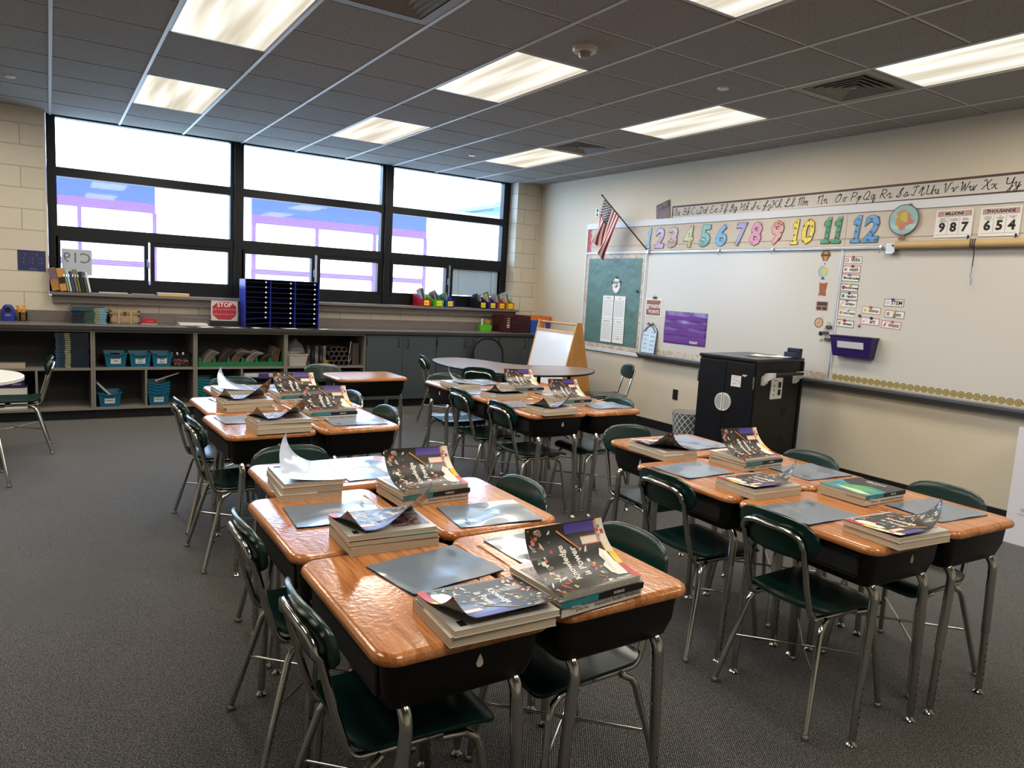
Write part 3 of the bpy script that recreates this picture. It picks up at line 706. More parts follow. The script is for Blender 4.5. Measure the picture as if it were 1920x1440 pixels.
# ------------------------------------------------------------------ round table at the left edge
t = thing('round_table', 'round table with a white edge cut off at the left', 'table', (-.66, 6.32, 0))
MB().lathe([(.001, .664), (.484, .664), (.484, .686), (.001, .686)], 48).build('tabletop', KID, t, smooth=30)
MB().lathe([(.485, .660), (.492, .664), (.492, .685), (.485, .690)], 48).build('edge_band', WHITEP, t, smooth=30)
for k in range(4):
    q = PI / 4 + k * PI / 2; MB().cyl((.34 * math.cos(q), .34 * math.sin(q), 0), (.32 * math.cos(q), .32 * math.sin(q), .664), .018, 10).build('leg', CHROME, t, smooth=50)
o = MB().grid(8, 8, lambda u, v: (-.10 + .42 * u, -.34 + .30 * v, .001 + .004 * math.sin(7 * u) * v)).build('paper_sheet', PAPER, smooth=60, loc=(-.72, 6.23, .688), rot=(0, 0, .3)); tag(o, 'large loose white paper sheet lying on the round table', 'paper')
# ------------------------------------------------------------------ charging cart
t = thing('charging_cart', 'tall black two door charging cart by the whiteboard', 'cart', (4.928, 3.94, 0), math.radians(7))
CW, CD, CHh = .56, .74, 1.05          # width along y, depth along x
BK = mat('cart_black', '#080a10', .4, spec=.4); BK2 = mat('cart_side', '#040405', .5, spec=.35); WPL = mat('cart_white', '#d8d6d2', .35)
MB().box(.006, CD, 0, CW, .09, CHh - .03, .004).build('body', BK2, t)
MB().box(-.01, CD + .01, -.01, CW + .01, CHh - .03, CHh, .008).build('top_panel', mat('cart_top', '#1b1e26', .3), t)
MB().box(CD - .02, CD + .012, -.012, .05, .09, CHh - .03, .003).build('rear_post', BK2, t)
dl = MB().box(-.012, .006, .008, CW / 2 - .0015, .12, CHh - .045, .003).build('door', BK, t)
dr = MB().box(-.012, .006, CW / 2 + .0015, CW - .008, .12, CHh - .045, .003).build('door', BK, t)
for k, dd in ((-1, dl), (1, dr)):
    yc = CW / 2; pts = [(k * .004, -.078)] + [(k * (.006 + .072 * math.sin(q)), -.078 * math.cos(q)) for q in [PI * j / 14 for j in range(1, 14)]] + [(k * .004, .078)]
    pts = pts if k > 0 else pts[::-1]
    M = Matrix(((0, 0, -1, -.012), (1, 0, 0, yc), (0, 1, 0, .655), (0, 0, 0, 1)))
    h = MB().prism(pts, 0, .014, 0, M).build('handle', WPL, dd, smooth=30)
    q2 = [(x * .76 + k * .012, z * .78) for x, z in pts]
    MB().prism(q2, .0141, .0146, 0, M).build('handle_recess', mat('recess_grey', '#a9aaac', .4), dd)
    for z in (.25, .85): MB().cyl((-.016, (.004 if k < 0 else CW - .004), z - .05), (-.016, (.004 if k < 0 else CW - .004), z + .05), .007, 8).build('hinge', STEEL, dd, smooth=50)
    for j in range(2):
        MB().box(-.0135, -.0118, yc + k * .13 - .05 + j * 0, yc + k * .13 - .005, .925 - j * .012, .929 - j * .012).build('slot', INK, dd)
        MB().box(-.0135, -.0118, yc + k * .13 + .02, yc + k * .13 + .065, .925 - j * .012, .929 - j * .012).build('slot', INK, dd)
MB().box(-.0132, -.0122, .125, .22, .80, .895).build('taped_note', PAPER, dl)
b = MB(); M = Matrix(((0, 0, -1, -.0134), (-1, 0, 0, .172), (0, 1, 0, .85), (0, 0, 0, 1)))
b.ribbon(spline([(-.03, .02), (-.01, .0), (.02, .005), (.03, -.02)], 4), .004, 0, 0, M); b.ribbon(spline([(-.03, -.02), (-.02, -.03), (.0, -.02)], 4), .004, 0, 1, M); b.ribbon([(-.028, .03), (.028, .034)], .003, 0, 1, M)
b.build('note_drawing', [mat('lilac_ink', '#8d7fc0', .7), mat('red_ink', '#c2566a', .7)], dl)
MB().text('ver', .034, 0, 0, 0, 0, .0012, .35, M=Matrix(((0, 0, -1, -.0128), (-1, 0, 0, .098), (0, 1, 0, .905), (0, 0, 0, 1)))).build('lettering', WHITEP, dl)
for y in (.06, CW - .06):
    for x in (.08, CD - .08): MB().cyl((x, y - .015, .045), (x, y + .015, .045), .045, 14).build('caster', BLACK, t, smooth=50)
# push handle and control panel on the near side (y = 0)
for x in (.12, .62):
    Mh = Matrix(((1, 0, 0, x), (0, 0, -1, 0), (0, 1, 0, .9), (0, 0, 0, 1)))
    MB().prism([(-.03, -.07), (.03, -.05), (.035, .0), (.02, .02), (-.03, .0)], 0, .03, 0, Mh).build('handle_mount', WPL, t)
    MB().loft([[(x - .03, -.0, .83), (x + .03, -.0, .85), (x + .03, -.0, .93), (x - .03, -.0, .90)], [(x - .022, -.10, .90), (x + .022, -.10, .905), (x + .022, -.10, .945), (x - .022, -.10, .945)]]).build('handle_arm', WPL, t)
MB().cyl((.13, -.085, .925), (.61, -.085, .925), .014, 12).build('push_bar', BLACK, t, smooth=50)
pn = MB().box(.24, .42, -.012, .002, .70, .885, .008).build('control_panel', WPL, t)
for j in range(2): MB().box(.345, .39, -.0135, -.011, .735 + j * .065, .785 + j * .065).build('socket', INK, pn)
for j in range(3): MB().cyl((.285, -.0135, .74 + j * .04), (.285, -.011, .74 + j * .04), .009, 12).build('indicator', GREYINK, pn)
MB().box(.272, .30, -.0132, -.0118, .862, .867).box(.31, .335, -.0132, -.0118, .862, .867).build('panel_print', INK, pn)
for z in (.30, .55): MB().box(.46, .53, -.003, .001, z, z + .06).build('cable_port', mat('port', '#030304', .8), t)
# things on the cart
M = thing('dark_blue_desk_caddy', 'dark blue plastic caddy standing on the back of the charging cart', 'caddy', (5.55, 4.06, CHh), math.radians(7))
MB().box(-.05, .05, -.06, .06, 0, .05, .004).build('tray', mat('caddy_navy', '#161b3a', .4), M); MB().box(-.0, .05, -.06, .06, .05, .085, .004).build('raised_pocket', mat('caddy_navy', '#161b3a', .4), M)
for k, (x, y, a, l) in enumerate(((5.28, 4.20, .3, 'upper loose paper of the two on top of the charging cart'), (5.40, 4.13, -.2, 'loose paper near the caddy on top of the charging cart'))):
    o = MB().grid(6, 4, lambda u, v: (u * .24 - .12, v * .16 - .08, .001 + .012 * (u - .5) ** 2 * (1 + v))).build('loose_paper', PAPER, smooth=60, loc=(x, y, CHh + k * .0015 + .001), rot=(0, 0, a)); tag(o, l, 'paper', 'papers on the cart')
# ------------------------------------------------------------------ waste basket, white carton, outlets
def lattice():
    t = NT('lattice_print'); tc = t.n('TexCoord'); sp = t.n('SeparateXYZ'); t.l(tc.outputs['Object'], sp.inputs[0])
    at = t.n('Math', operation='ARCTAN2'); t.l(sp.outputs[1], at.inputs[0]); t.l(sp.outputs[0], at.inputs[1])
    u = t.n('Math', operation='MULTIPLY'); u.inputs[1].default_value = 16 / (2 * PI) * 2; t.l(at.outputs[0], u.inputs[0])
    v = t.n('Math', operation='MULTIPLY'); v.inputs[1].default_value = 26.0; t.l(sp.outputs[2], v.inputs[0])
    def tri(op):
        a = t.n('Math', operation=op); t.l(u.outputs[0], a.inputs[0]); t.l(v.outputs[0], a.inputs[1])
        f = t.n('Math', operation='PINGPONG'); f.inputs[1].default_value = 1.0; t.l(a.outputs[0], f.inputs[0])
        g = t.n('Math', operation='LESS_THAN'); g.inputs[1].default_value = .16; t.l(f.outputs[0], g.inputs[0]); return g
    a, b = tri('ADD'), tri('SUBTRACT'); mx = t.n('Math', operation='MAXIMUM'); t.l(a.outputs[0], mx.inputs[0]); t.l(b.outputs[0], mx.inputs[1])
    c = t.n('Mix', data_type='RGBA'); c.inputs['A'].default_value = lin('#5d6470'); c.inputs['B'].default_value = lin('#e6e6e4'); t.l(mx.outputs[0], c.inputs['Factor']); t.l(c.outputs['Result'], t.p.inputs['Base Color'])
    t.p.inputs['Roughness'].default_value = .8; return t.m
t = thing('waste_basket', 'grey and white lattice patterned fabric basket beside the cart', 'basket', (5.60, 5.28, 0))
MB().lathe([(.125, .002), (.15, .18), (.165, .345)], 28).build('fabric_body', lattice(), t, smooth=50)
MB().lathe([(.161, .345), (.146, .18), (.12, .01), (.001, .008)], 28).build('lining', mat('linen', '#a89a86', .9), t, smooth=50)
MB().lathe([(.161, .340), (.168, .345), (.164, .351), (.159, .346)], 28).build('rim', mat('rim_grey', '#8d8a86', .8), t, smooth=50)
t = thing('white_carton', 'tall white open carton standing at the right edge', 'carton', (5.44, 2.18, 0), math.radians(2))
wc = mat('white_card', '#dcdce6', .6)
b = MB(); Hc = .79
b.box(-.006, 0, -.80, 0, 0, Hc); b.build('front_panel', wc, t)
MB().box(0, .36, -.006, 0, 0, Hc).build('end_panel', wc, t); MB().box(.36, .366, -.80, 0, 0, Hc).build('rear_panel', wc, t); MB().box(0, .36, -.80, -.794, 0, Hc).build('end_panel', wc, t); MB().box(0, .36, -.80, 0, 0, .006).build('bottom_panel', wc, t)
b = MB(); Mc = Matrix(((0, 0, -1, -.0068), (-1, 0, 0, -.09), (0, 1, 0, .21), (0, 0, 0, 1)))
b.prism(circ(.011, 8, 0, .03), 0, .0004, 0, Mc); b.prism(circ(.006, 8, 0, .03), .0004, .0008, 1, Mc); b.text('recycle', .02, 0, 0, 0, 0, M=Mc); b.build('printed_mark', [mat('violet_print', '#8a86b8', .7), wc], t)
# ------------------------------------------------------------------ helpers for small goods
def book(name, w, d, h, cover, lbl, cat, loc, rot, group=None, spine=None, band=None, pages=True, title=None):
    """lies flat: w along x (spine at -y edge), d along y, h thick"""
    t = thing(name, lbl, cat, loc, 0, group); t.rotation_euler = rot
    b = MB(); c = max(.0008, min(.0025, h * .08))
    b.box(-w / 2, w / 2, -d / 2, d / 2, 0, c); b.box(-w / 2, w / 2, -d / 2, d / 2, h - c, h); b.box(-w / 2, w / 2, -d / 2, -d / 2 + c, 0, h); b.build('cover', cover, t)
    MB().box(-w / 2 + .003, w / 2 - .003, -d / 2 + c, d / 2 - .003, c, h - c).build('pages', PAGES, t)
    if band: 
        for (a0, a1, mm) in band: MB().box(-w / 2 + a0 * w, -w / 2 + a1 * w, -d / 2 - .0006, -d / 2 + .0002, h * .12, h * .88).build('spine_band', mm, t)
    return t
BLUEB = mat('book_steel_blue', '#264f68', .35); NAVYB = mat('book_navy', '#14202f', .35); TEALB = mat('book_teal', '#1f6f7a', .35); LIME = mat('label_cream', '#8a8566', .6)
SILV = mat('spine_pale_blue', '#6f9fb8', .4)
# stack of science readers on the counter: ten, each its own
for k in range(10):
    dx = random.uniform(-.008, .008); dy = random.uniform(-.006, .006); up = k >= 8
    pos = 'topmost' if k == 9 else 'bottom' if k == 0 else ('number %d from the bottom' % (k + 1))
    book('reader', .30, .225, .0155, BLUEB if up else NAVYB, 'dark spined blue reader, %s in the stack on the counter' % pos, 'book', (.335 + dx + (-.02 if up else 0), 8.545 + dy, .9352 + k * .0158), (0, 0, random.uniform(-.03, .03) + (.10 if up else 0)), 'readers stacked on the counter', band=[(.0, .3, NAVYB if not up else BLUEB), (.36, .66, mat('spine_green', '#2f4a44', .4)), (.66, .80, LIME), (.80, 1, SILV)])
# stack of notebooks on the shelf
for k in range(18):
    pos = 'topmost' if k == 17 else 'lowest' if k == 0 else ('level %d counted from the shelf' % (k + 1))
    book('notebook', .28, .215, .0188, NAVYB, 'dark notebook in the tall shelf stack at the left, %s' % pos, 'book', (.175 + random.uniform(-.004, .004), 8.30 + random.uniform(-.004, .004), .5172 + k * .0190), (0, 0, random.uniform(-.015, .015)), 'notebooks stacked on the shelf', band=[(.0, .1, BLUEB), (.1, .28, mat('spine_dim_blue', '#1d3447', .4)), (.28, .44, LIME)])
# books leaning on the sill
SB = [('photo covered orange brown hardback leaning at the left end of the sill', '#a3713c', .030, .225, .0, 0), ('tan and purple paperback with a black label, second from the left on the sill', '#c08a48', .020, .228, .01, 0), ('thin pale green paperback leaning on the sill', '#8f9a6a', .012, .235, .0, 0), ('thin white paperback leaning on the sill', '#d5d6d0', .010, .22, .0, 0),
      ('dark blue paperback leaning on the sill', '#22486b', .022, .205, 0, 0), ('pinkish brown paperback leaning on the sill', '#8f6a58', .014, .228, 0, 0), ('olive green paperback leaning on the sill', '#6d7a3a', .012, .228, 0, 0), ('wide black paperback leaning on the sill', '#1a1d22', .030, .205, 0, 0), ('thin grey magazine leaning on the sill', '#57595f', .012, .205, 0, 0), ('white backed paperback at the right end of the leaning sill books', '#dfe0e6', .014, .205, 0, 0)]
x = .025
for l, c, th, h, dz, _ in SB:
    t = thing('sill_book', l, 'book', (x, 8.69, 1.236), 0, 'books leaning on the sill'); t.rotation_euler = (0, math.radians(-10), 0)
    M = mat('sb' + c, c, .45, vary=(25, .35) if x < .09 else None)
    b = MB(); W2 = .13
    wd = th + (.035 if x < .1 else .004)
    b.box(0, wd, -.075, .075, .006, .006 + h, .001); b.build('cover', M, t)
    MB().box(.002, wd - .002, -.06, .0745, h + .0055, h + .0064).build('pages', PAGES, t)
    if 'black label' in l: MB().box(.004, wd + .006, -.0765, -.0748, .08, .145).build('black_label', INK, t)
    if 'photo' in l: MB().box(.003, wd - .003, -.0765, -.0748, .12, .225).build('purple_photo', mat('photo_purple', '#6b5a6c', .5, vary=(60, .4)), t)
    x += wd + .0065
t = thing('stacked_magazines', 'few pale magazines lying flat on the sill beside the leaning books', 'magazine', (.56, 8.64, 1.2355))
for k in range(2): MB().box(-.13, .13, -.05, .05, k * .008, k * .008 + .007, .001).build('magazine', mat('mag%d' % k, ('#9a9c84', '#b7b9b2')[k], .5), t)
o = MB().box(-.11, .11, -.05, .05, 0, .012, .001).build('flat_book', mat('grey_cover', '#77797d', .5)); o.location = (.84, 8.65, 1.2355); tag(o, 'flat grey paperback lying on the sill', 'book')
t = thing('flat_sill_book', 'thick tan edged book lying flat on the sill', 'book', (1.13, 8.64, 1.2355)); MB().box(-.155, .155, -.05, .05, 0, .030, .002).build('pages', mat('tan_edge', '#c9a878', .7), t); MB().box(-.16, .155, -.052, .052, .030, .0325).build('cover', PAPER, t)
t = thing('room_sign', 'pale room number sign C19 seen from behind in the lower left window pane', 'sign', (.25, YW - .012, 1.55))
MB().box(-.135, .135, -.002, .002, -.14, .125).build('card', mat('sign_paper', '#b9c0cc', .7), t)
MB().text('C19', .15, 0, 0, 0, 0, 0, M=Matrix(((-1, 0, 0, .0), (0, 0, -1, -.0026), (0, 1, 0, .03), (0, 0, 0, 1)))).build('lettering', GREYINK, t)
t = thing('class_photo_poster', 'small dark blue class photo poster on the block wall', 'poster', M=FW(-.135, 1.53, YF - .001))
MB().box(-.125, .125, -.1, .1, 0, .002).build('sheet', mat('poster_navy', '#23295c', .5), t)
b = MB()
for r, n in ((.06, 7), (.02, 9), (-.02, 9)):
    for i in range(n):
        x = -.1 + .2 * i / (n - 1); b.box(x - .0075, x + .0075, r - .011, r + .011, .002, .0026, mi=i % 3)
b.text('our class', .018, 0, -.08, .0027, 3); b.build('portraits', [mat('ph1', '#3a3a55', .6), mat('ph2', '#5a4a52', .6), mat('ph3', '#2a2a3a', .6), mat('ph4', '#9aa2d0', .6)], t)
# sharpener and pencils
t = thing('pencil_sharpener', 'blue electric pencil sharpener at the left end of the counter', 'pencil sharpener', (-.345, 8.60, .935))
SH = mat('sharpener_blue', '#1f2f8a', .3)
MB().loft([[(x * s, y * .8, z) for x, y in rrect(.115, .115, .03, 4)] for s, z in ((1, 0), (1.02, .01), (1.0, .06), (.93, .10), (.78, .135), (.5, .155), (.2, .16))]).build('body', SH, t, smooth=50)
MB().cyl((0, -.028, .115), (0, -.052, .108), .026, 18).build('pencil_port', INK, t, smooth=40)
MB().text('electric\nsharpener', .013, .0, 0, 0, 0, M=Matrix(((1, 0, 0, 0), (0, 0, -1, -.0475), (0, 1, 0, .06), (0, 0, 0, 1))), lh=.9).build('lettering', WHITEP, t)
t = thing('pencil_cup', 'clear cup holding yellow pencils next to the sharpener', 'cup', (-.225, 8.62, .935))
MB().lathe([(.032, 0), (.036, .09), (.034, .09), (.030, .003), (.001, .003)], 20).build('cup', CLEAR, t, smooth=50)
MB().lathe([(.0365, .078), (.0375, .078), (.0375, .081), (.0365, .081)], 20).build('rim', INK, t)
pp = [0]
def pencil(loc, tilt, az, L=.17, lbl='yellow pencil', grp='pencils in the clear cup', m=PENCIL):
    t = thing('pencil', lbl, 'pencil', loc, 0, grp); t.rotation_euler = (0, tilt, az)
    MB().cyl((0, 0, 0), (0, 0, L), .0038, 6).build('shaft', m, t); MB().cyl((0, 0, L), (0, 0, L + .018), .0038, 6, .0006).build('tip', mat('pencil_tip', '#e0c9a0', .6), t)
for k in range(9): pencil((-.225 + random.uniform(-.014, .014), 8.62 + random.uniform(-.01, .01), .94), -.30 if k < 5 else random.uniform(.02, .14), random.uniform(-.4, .4), .155, 'yellow pencil standing in the clear cup by the sharpener')
# treasure chest
t = thing('treasure_chest', 'tan crate style treasure chest box on the counter', 'chest', (.655, 8.60, .935)); CK = mat('crate_tan', '#8a7458', .7, vary=(40, .25)); CKD = mat('crate_dark', '#3a3027', .7)
MB().box(-.135, .135, -.085, .085, 0, .095, .006).build('body', CK, t)
MB().loft([[(x, y, z) for x, y in ((-.138, -s), (.138, -s), (.138, s), (-.138, s))] for s, z in ((.088, .097), (.088, .125), (.08, .142), (.05, .15))]).build('lid', CK, t)
for x in (-.055, .055): MB().box(x - .009, x + .009, -.092, -.084, 0, .14, .001).build('strap', mat('strap_tan', '#a59272', .7), t)
for x in (-.13, .13):
    for z in (.01, .085, .13): MB().box(x - .012, x + .012, -.0935, -.083, z - .008, z + .008, .001).build('corner_bracket', CKD, t)
MB().box(-.012, .012, -.096, -.085, .09, .125, .002).build('clasp', CKD, t)
b = MB()
for x0, x1 in ((-.118, -.072), (-.04, .04), (.072, .118)): b.box(x0, x1, -.0875, -.084, .02, .075)
b.build('front_slats', mat('slat_tan', '#9c8566', .7), t)
t = thing('red_box', 'small red box lying on the counter beside the chest', 'box', (.885, 8.56, .935), -.06); MB().box(-.07, .07, -.03, .03, .004, .058, .002).build('carton', mat('red_card', '#a3202c', .45), t)
MB().box(-.075, .075, -.032, .032, 0, .004).build('base_card', PAPER, t); MB().text('pencils', .02, .01, 0, 0, 0, M=Matrix(((1, 0, 0, 0), (0, 0, -1, -.0306), (0, 1, 0, .03), (0, 0, 0, 1)))).build('lettering', mat('pale_red', '#d88a92', .6), t)
# wire basket
t = thing('wire_basket', 'shallow wire basket of papers on the counter left of the red sign', 'basket', (1.29, 8.45, .935)); b = MB()
for z in (.004, .045, .09):
    b.tube([(x, y, z) for x, y in ((-.16, -.11), (.16, -.11), (.16, .11), (-.16, .11))], .0018 if z > .08 else .0012, 6, closed=True)
for i in range(13): x = -.16 + .32 * i / 12; b.tube([(x, -.11, .09), (x, -.11, .004), (x, .11, .004), (x, .11, .09)], .001, 5)
for i in range(8): y = -.11 + .22 * i / 7; b.tube([(-.16, y, .09), (-.16, y, .004), (.16, y, .004), (.16, y, .09)], .001, 5)
b.build('wire_frame', STEEL, t)
o = MB().box(-.14, .14, -.1, .1, 0, .02, .001).build('paper_pile', PAPER); o.location = (1.295, 8.45, .9405); tag(o, 'white paper pile inside the wire basket', 'paper')
# stop sign in its stand
t = thing('stop_sign_card', 'red octagon STOP card clipped upright on the counter', 'sign', M=FW(1.62, 1.105, 8.45))
MB().box(-.138, .138, -.11, .108, -.002, .002).build('card', mat('grey_card', '#b9b4b2', .6), t)
b = MB(); oc = [(.132, .05), (.07, .104), (-.07, .104), (-.132, .05), (-.132, -.05), (-.07, -.106), (.07, -.106), (.132, -.05)]
b.prism(oc, .002, .0026, 0); b.prism([(x * .95, y * .94) for x, y in oc], .0026, .003, 1); b.text('STOP', .068, 0, .062, .0034, 2, .001, xs=.95); b.text('DID YOU WRITE YOUR', .0235, 0, .012, .0034, 3); b.text('NAME ON YOUR WORK?', .022, 0, -.04, .0034, 3)
b.build('octagon_print', [mat('sign_white', '#d8d0d0', .6), mat('sign_red', '#9c2634', .5), mat('sign_letter', '#ece6e4', .6), mat('sign_letter_dim', '#d09aa0', .6)], t)
MB().box(-.155, .155, -.17, -.11, -.03, .012, .004).build('stand', BLACK, t)
MB().tube([(-.01, -.165, .02), (0, -.115, .02), (.01, -.165, .02)], .0012, 5).build('clip_wire', STEEL, t)
o = MB().box(-.09, .09, -.02, .02, 0, .003).build('red_folder', mat('red_folder', '#8a1f2b', .5)); o.location = (1.66, 8.56, 1.2021); o.rotation_euler = (0, 0, 0); D.objects.remove(o)
# mailbox sorter
t = thing('mail_sorter', 'large blue literature sorter with three columns of slots', 'sorter', (2.215, 8.30, .935))
BL = mat('sorter_blue', '#1f2fa0', .35); BLS = mat('sorter_shelf_blue', '#181f6c', .4); BLK = mat('sorter_dark', '#0a0c24', .6); w, h, dp = .82, .535, .30
for x in (-w / 2, w / 2 - .006): MB().box(x, x + .006, 0, dp, 0, h).build('side_panel', BL, t)
MB().box(-w / 2, w / 2, 0, dp, h - .006, h).build('top_panel', BLK, t); MB().box(-w / 2, w / 2, 0, dp, 0, .006).build('base_panel', BLK, t); MB().box(-w / 2, w / 2, dp - .006, dp, 0, h).build('back_panel', BLK, t)
for i in (1, 2): x = -w / 2 + w * i / 3; MB().box(x - .003, x + .003, .0, dp - .006, .006, h - .006).build('divider', BL, t)
for i in range(3):
    for j in range(1, 10):
        z = h * j / 9.6 - .0; x0 = -w / 2 + w * i / 3 + .005; x1 = x0 + w / 3 - .012
        sg = -.022 if (i == 0 and j <= 2) else 0
        s_ = MB().add([(x0, .004, z + sg), (x1, .004, z), (x1, dp - .01, z), (x0, dp - .01, z + sg), (x0, .004, z + .003 + sg), (x1, .004, z + .003), (x1, dp - .01, z + .003), (x0, dp - .01, z + .003 + sg)], [(0, 3, 2, 1), (4, 5, 6, 7), (0, 1, 5, 4), (1, 2, 6, 5), (2, 3, 7, 6), (3, 0, 4, 7)]).build('shelf', BLS, t)
        if j >= 2 or i: MB().cyl((x1 - .045, .0, z + .004), (x1 - .045, .005, z + .004), .0095, 12).build('number_dot', PAPER, s_)
# papers along the counter edge
for k, (x, y, a, l, sz) in enumerate(((1.33, 8.22, .15, 'white papers at the counter edge below the wire basket', .26), (1.60, 8.20, -.1, 'bluish papers at the counter edge below the stop sign', .26), (1.86, 8.21, .2, 'white paper at the counter edge left of the sorter', .2), (2.22, 8.215, -.12, 'curled white papers in front of the blue sorter', .26), (2.60, 8.19, -.05, 'white paper at the right front of the blue sorter', .2))):
    o = MB().grid(8, 4, lambda u, v: ((u - .5) * sz, (v - .5) * .13, .002 + .016 * (1 - u) ** 3 * (1.2 - v) + .002 * math.sin(u * 9))).build('loose_paper', PAPER if k != 1 else mat('bluish_paper', '#c3cbe0', .7), smooth=60, loc=(x, y, .9352 + .0006 * k), rot=(0, 0, a)); tag(o, l, 'paper', 'papers along the counter edge')
# green caddy, maroon crate, blue tub
t = thing('supply_caddy', 'lime green supply caddy with pencils on the counter', 'caddy', (5.00, 8.55, .935), -.15); LG = mat('lime_plastic', '#5cb52e', .35)
MB().loft([[(x * s, y * s, z) for x, y in rrect(.185, .14, .02, 3)] for s, z in ((.86, 0), (.9, .02), (1, .085), (.97, .085), (.86, .01))], cap=(True, True)).build('tray', LG, t, smooth=40)
MB().box(-.004, .004, -.06, .06, .01, .14, .003).build('grip', LG, t)
for k in range(3): pencil((4.94 + .012 * k, 8.52, .95), .1 * (k - 1), k, .14, 'orange pencil in the lime green caddy', 'pencils in the lime caddy')
t = thing('tape_dispenser', 'small orange scissors handle standing in the lime green caddy', 'scissors', (5.05, 8.55, .955)); MB().cyl((0, -.006, .03), (0, -.006, .0), .004, 6).build('blade', STEEL, t)
t.name = 'scissors'
b = MB(); b.tube([(.016 * math.cos(q) - .016, 0, .10 + .024 * math.sin(q)) for q in [2 * PI * k / 12 for k in range(12)]], .006, 6, closed=True); b.tube([(.016 * math.cos(q) + .018, 0, .10 + .024 * math.sin(q)) for q in [2 * PI * k / 12 for k in range(12)]], .006, 6, closed=True); b.cyl((0, 0, .08), (0, 0, 0), .006, 6); b.build('handles', mat('scissor_orange', '#e88a1c', .4), t, smooth=50)
t = thing('glue_bottle', 'small clear bottle standing behind the lime green caddy', 'bottle', (4.985, 8.60, .95)); MB().lathe([(.014, 0), (.016, .02), (.016, .10), (.006, .12), (.006, .15), (.001, .152)], 12).build('bottle', mat('bottle_white', '#c9ccd2', .3), t, smooth=40)
t = thing('maroon_crate', 'maroon ribbed plastic crate on the counter near the corner', 'crate', (5.34, 8.42, .935)); MRM = mat('maroon_plastic', '#3d0d16', .35)
MB().loft([[(x * s, y * s, z) for x, y in rrect(.44, .32, .02, 3)] for s, z in ((.92, 0), (1, .235), (.975, .235), (.9, .01))]).build('bin', MRM, t, smooth=40)
b = MB()
for k in range(9): b.box(-.09, .205, -.166 - .001 * k, -.15, .02 + k * .023, .032 + k * .023)
b.build('ribs', MRM, t)
b = MB(); Mx = Matrix(((1, 0, 0, 0), (0, 0, -1, -.166), (0, 1, 0, 0), (0, 0, 0, 1)))
for k in range(4): b.tube([Mx @ Vector((x - .15, z + .19 - k * .026, .004)) for x, z in ((-.018, -.004), (0, .004), (.02, .0))], .0035, 6)
b.tube([Mx @ Vector((-.15 + .018 * math.cos(q), .085 + .016 * math.sin(q), .002)) for q in [2 * PI * k / 12 for k in range(12)]], .004, 6, closed=True); b.build('white_lacing', WHITEP, t, smooth=50)
t = thing('storage_tub', 'blue storage tub with an orange rim in the corner of the counter', 'tub', (5.735, 8.42, .935))
MB().loft([[(x * s, y * s, z) for x, y in rrect(.34, .30, .02, 3)] for s, z in ((.92, 0), (1.0, .18))]).build('body', mat('tub_blue', '#1d4fa8', .4, vary=(14, .35)), t, smooth=40)
MB().loft([[(x * s, y * s, z) for x, y in rrect(.34, .30, .02, 3)] for s, z in ((1.0, .18), (1.02, .235), (.99, .235), (.97, .18))]).build('rim', mat('tub_orange', '#d9702c', .45), t, smooth=40)
# book bins on the sill
BINS = [('red', '#b3172f', 4.13), ('lime green', '#57b52a', 4.315), ('royal blue', '#1f3f9c', 4.475), ('black', '#0e1016', 4.98), ('purple', '#3a2a80', 5.135), ('orange red', '#c23a22', 5.28), ('orange', '#d98a1e', 5.42)]
BOOKC = ['#8fb0c8', '#3a4a34', '#c9b98a', '#5a3a2e', '#2f4a6a', '#9aa0a4', '#6a7a4a', '#7a2a32', '#b9b4a4', '#2a2c34']
STK = mat('sticky_yellow', '#e6d428', .7)
for k, (cn, cc, x) in enumerate(BINS):
    t = thing('book_bin', '%s book bin with a yellow number sticker on the sill' % cn, 'bin', (x, 8.735, 1.2355), .0, 'book bins on the sill')
    m = mat('bin_' + cn, cc, .35); hw_, d0, d1 = .060, -.14, .14
    MB().box(-hw_, hw_, d0, d1, 0, .004).build('base', m, t)
    MB().loft([[(-hw_ * s, d0 - o, z), (hw_ * s, d0 - o, z), (hw_ * s, d0 - o + .004, z), (-hw_ * s, d0 - o + .004, z)] for s, o, z in ((1, 0, 0), (1.06, .012, .09), (1.10, .02, .095))]).build('front_panel', m, t)
    for s in (-1, 1):
        Ms = Matrix(((0, 0, 1, s * (hw_ + .002) - .002), (1, 0, 0, 0), (0, 1, 0, 0), (0, 0, 0, 1)))
        MB().prism([(d0 - .004, 0), (d1, 0), (d1, .16), (d1 - .1, .15), (d0 + .06, .095), (d0 - .015, .092)], 0, .004, 0, Ms).build('side_panel', m, t)
    MB().box(-hw_, hw_, d1 - .004, d1, 0, .16).build('back_panel', m, t)
    st = MB().box(-.035, .035, d0 - .0155, d0 - .013, .015, .08).build('sticker', STK, t)
    MB().text('no. %d' % (k + 1), .024, .0, 0, 0, 0, .0008, M=Matrix(((1, 0, 0, 0), (0, 0, -1, d0 - .0158), (0, 1, 0, .045), (0, 0, 0, 1)))).build('sticker_text', INK, st)
    nb = 5 if k not in (2, 4) else 3
    for j in range(nb):
        c = BOOKC[(k * 3 + j * 7) % len(BOOKC)]; hh = random.uniform(.17, .23)
        bt = thing('leaning_book', 'thin %s book leaning in the %s bin' % (('first', 'second', 'third', 'fourth', 'fifth')[j] + ' from the left', cn), 'book', (x - .022 + j * .0125, 8.71, 1.241), 0, 'books in the %s bin' % cn)
        bt.rotation_euler = (-.22 - .03 * (j % 2), -.16, 0)
        MB().box(0, .0085, -.07, .07, .02, .02 + hh - .02, .0008).build('cover', mat('bk' + c, c, .4), bt)
        MB().box(.0012, .0074, -.069, .066, hh, hh + .0006).build('pages', PAGES, bt)
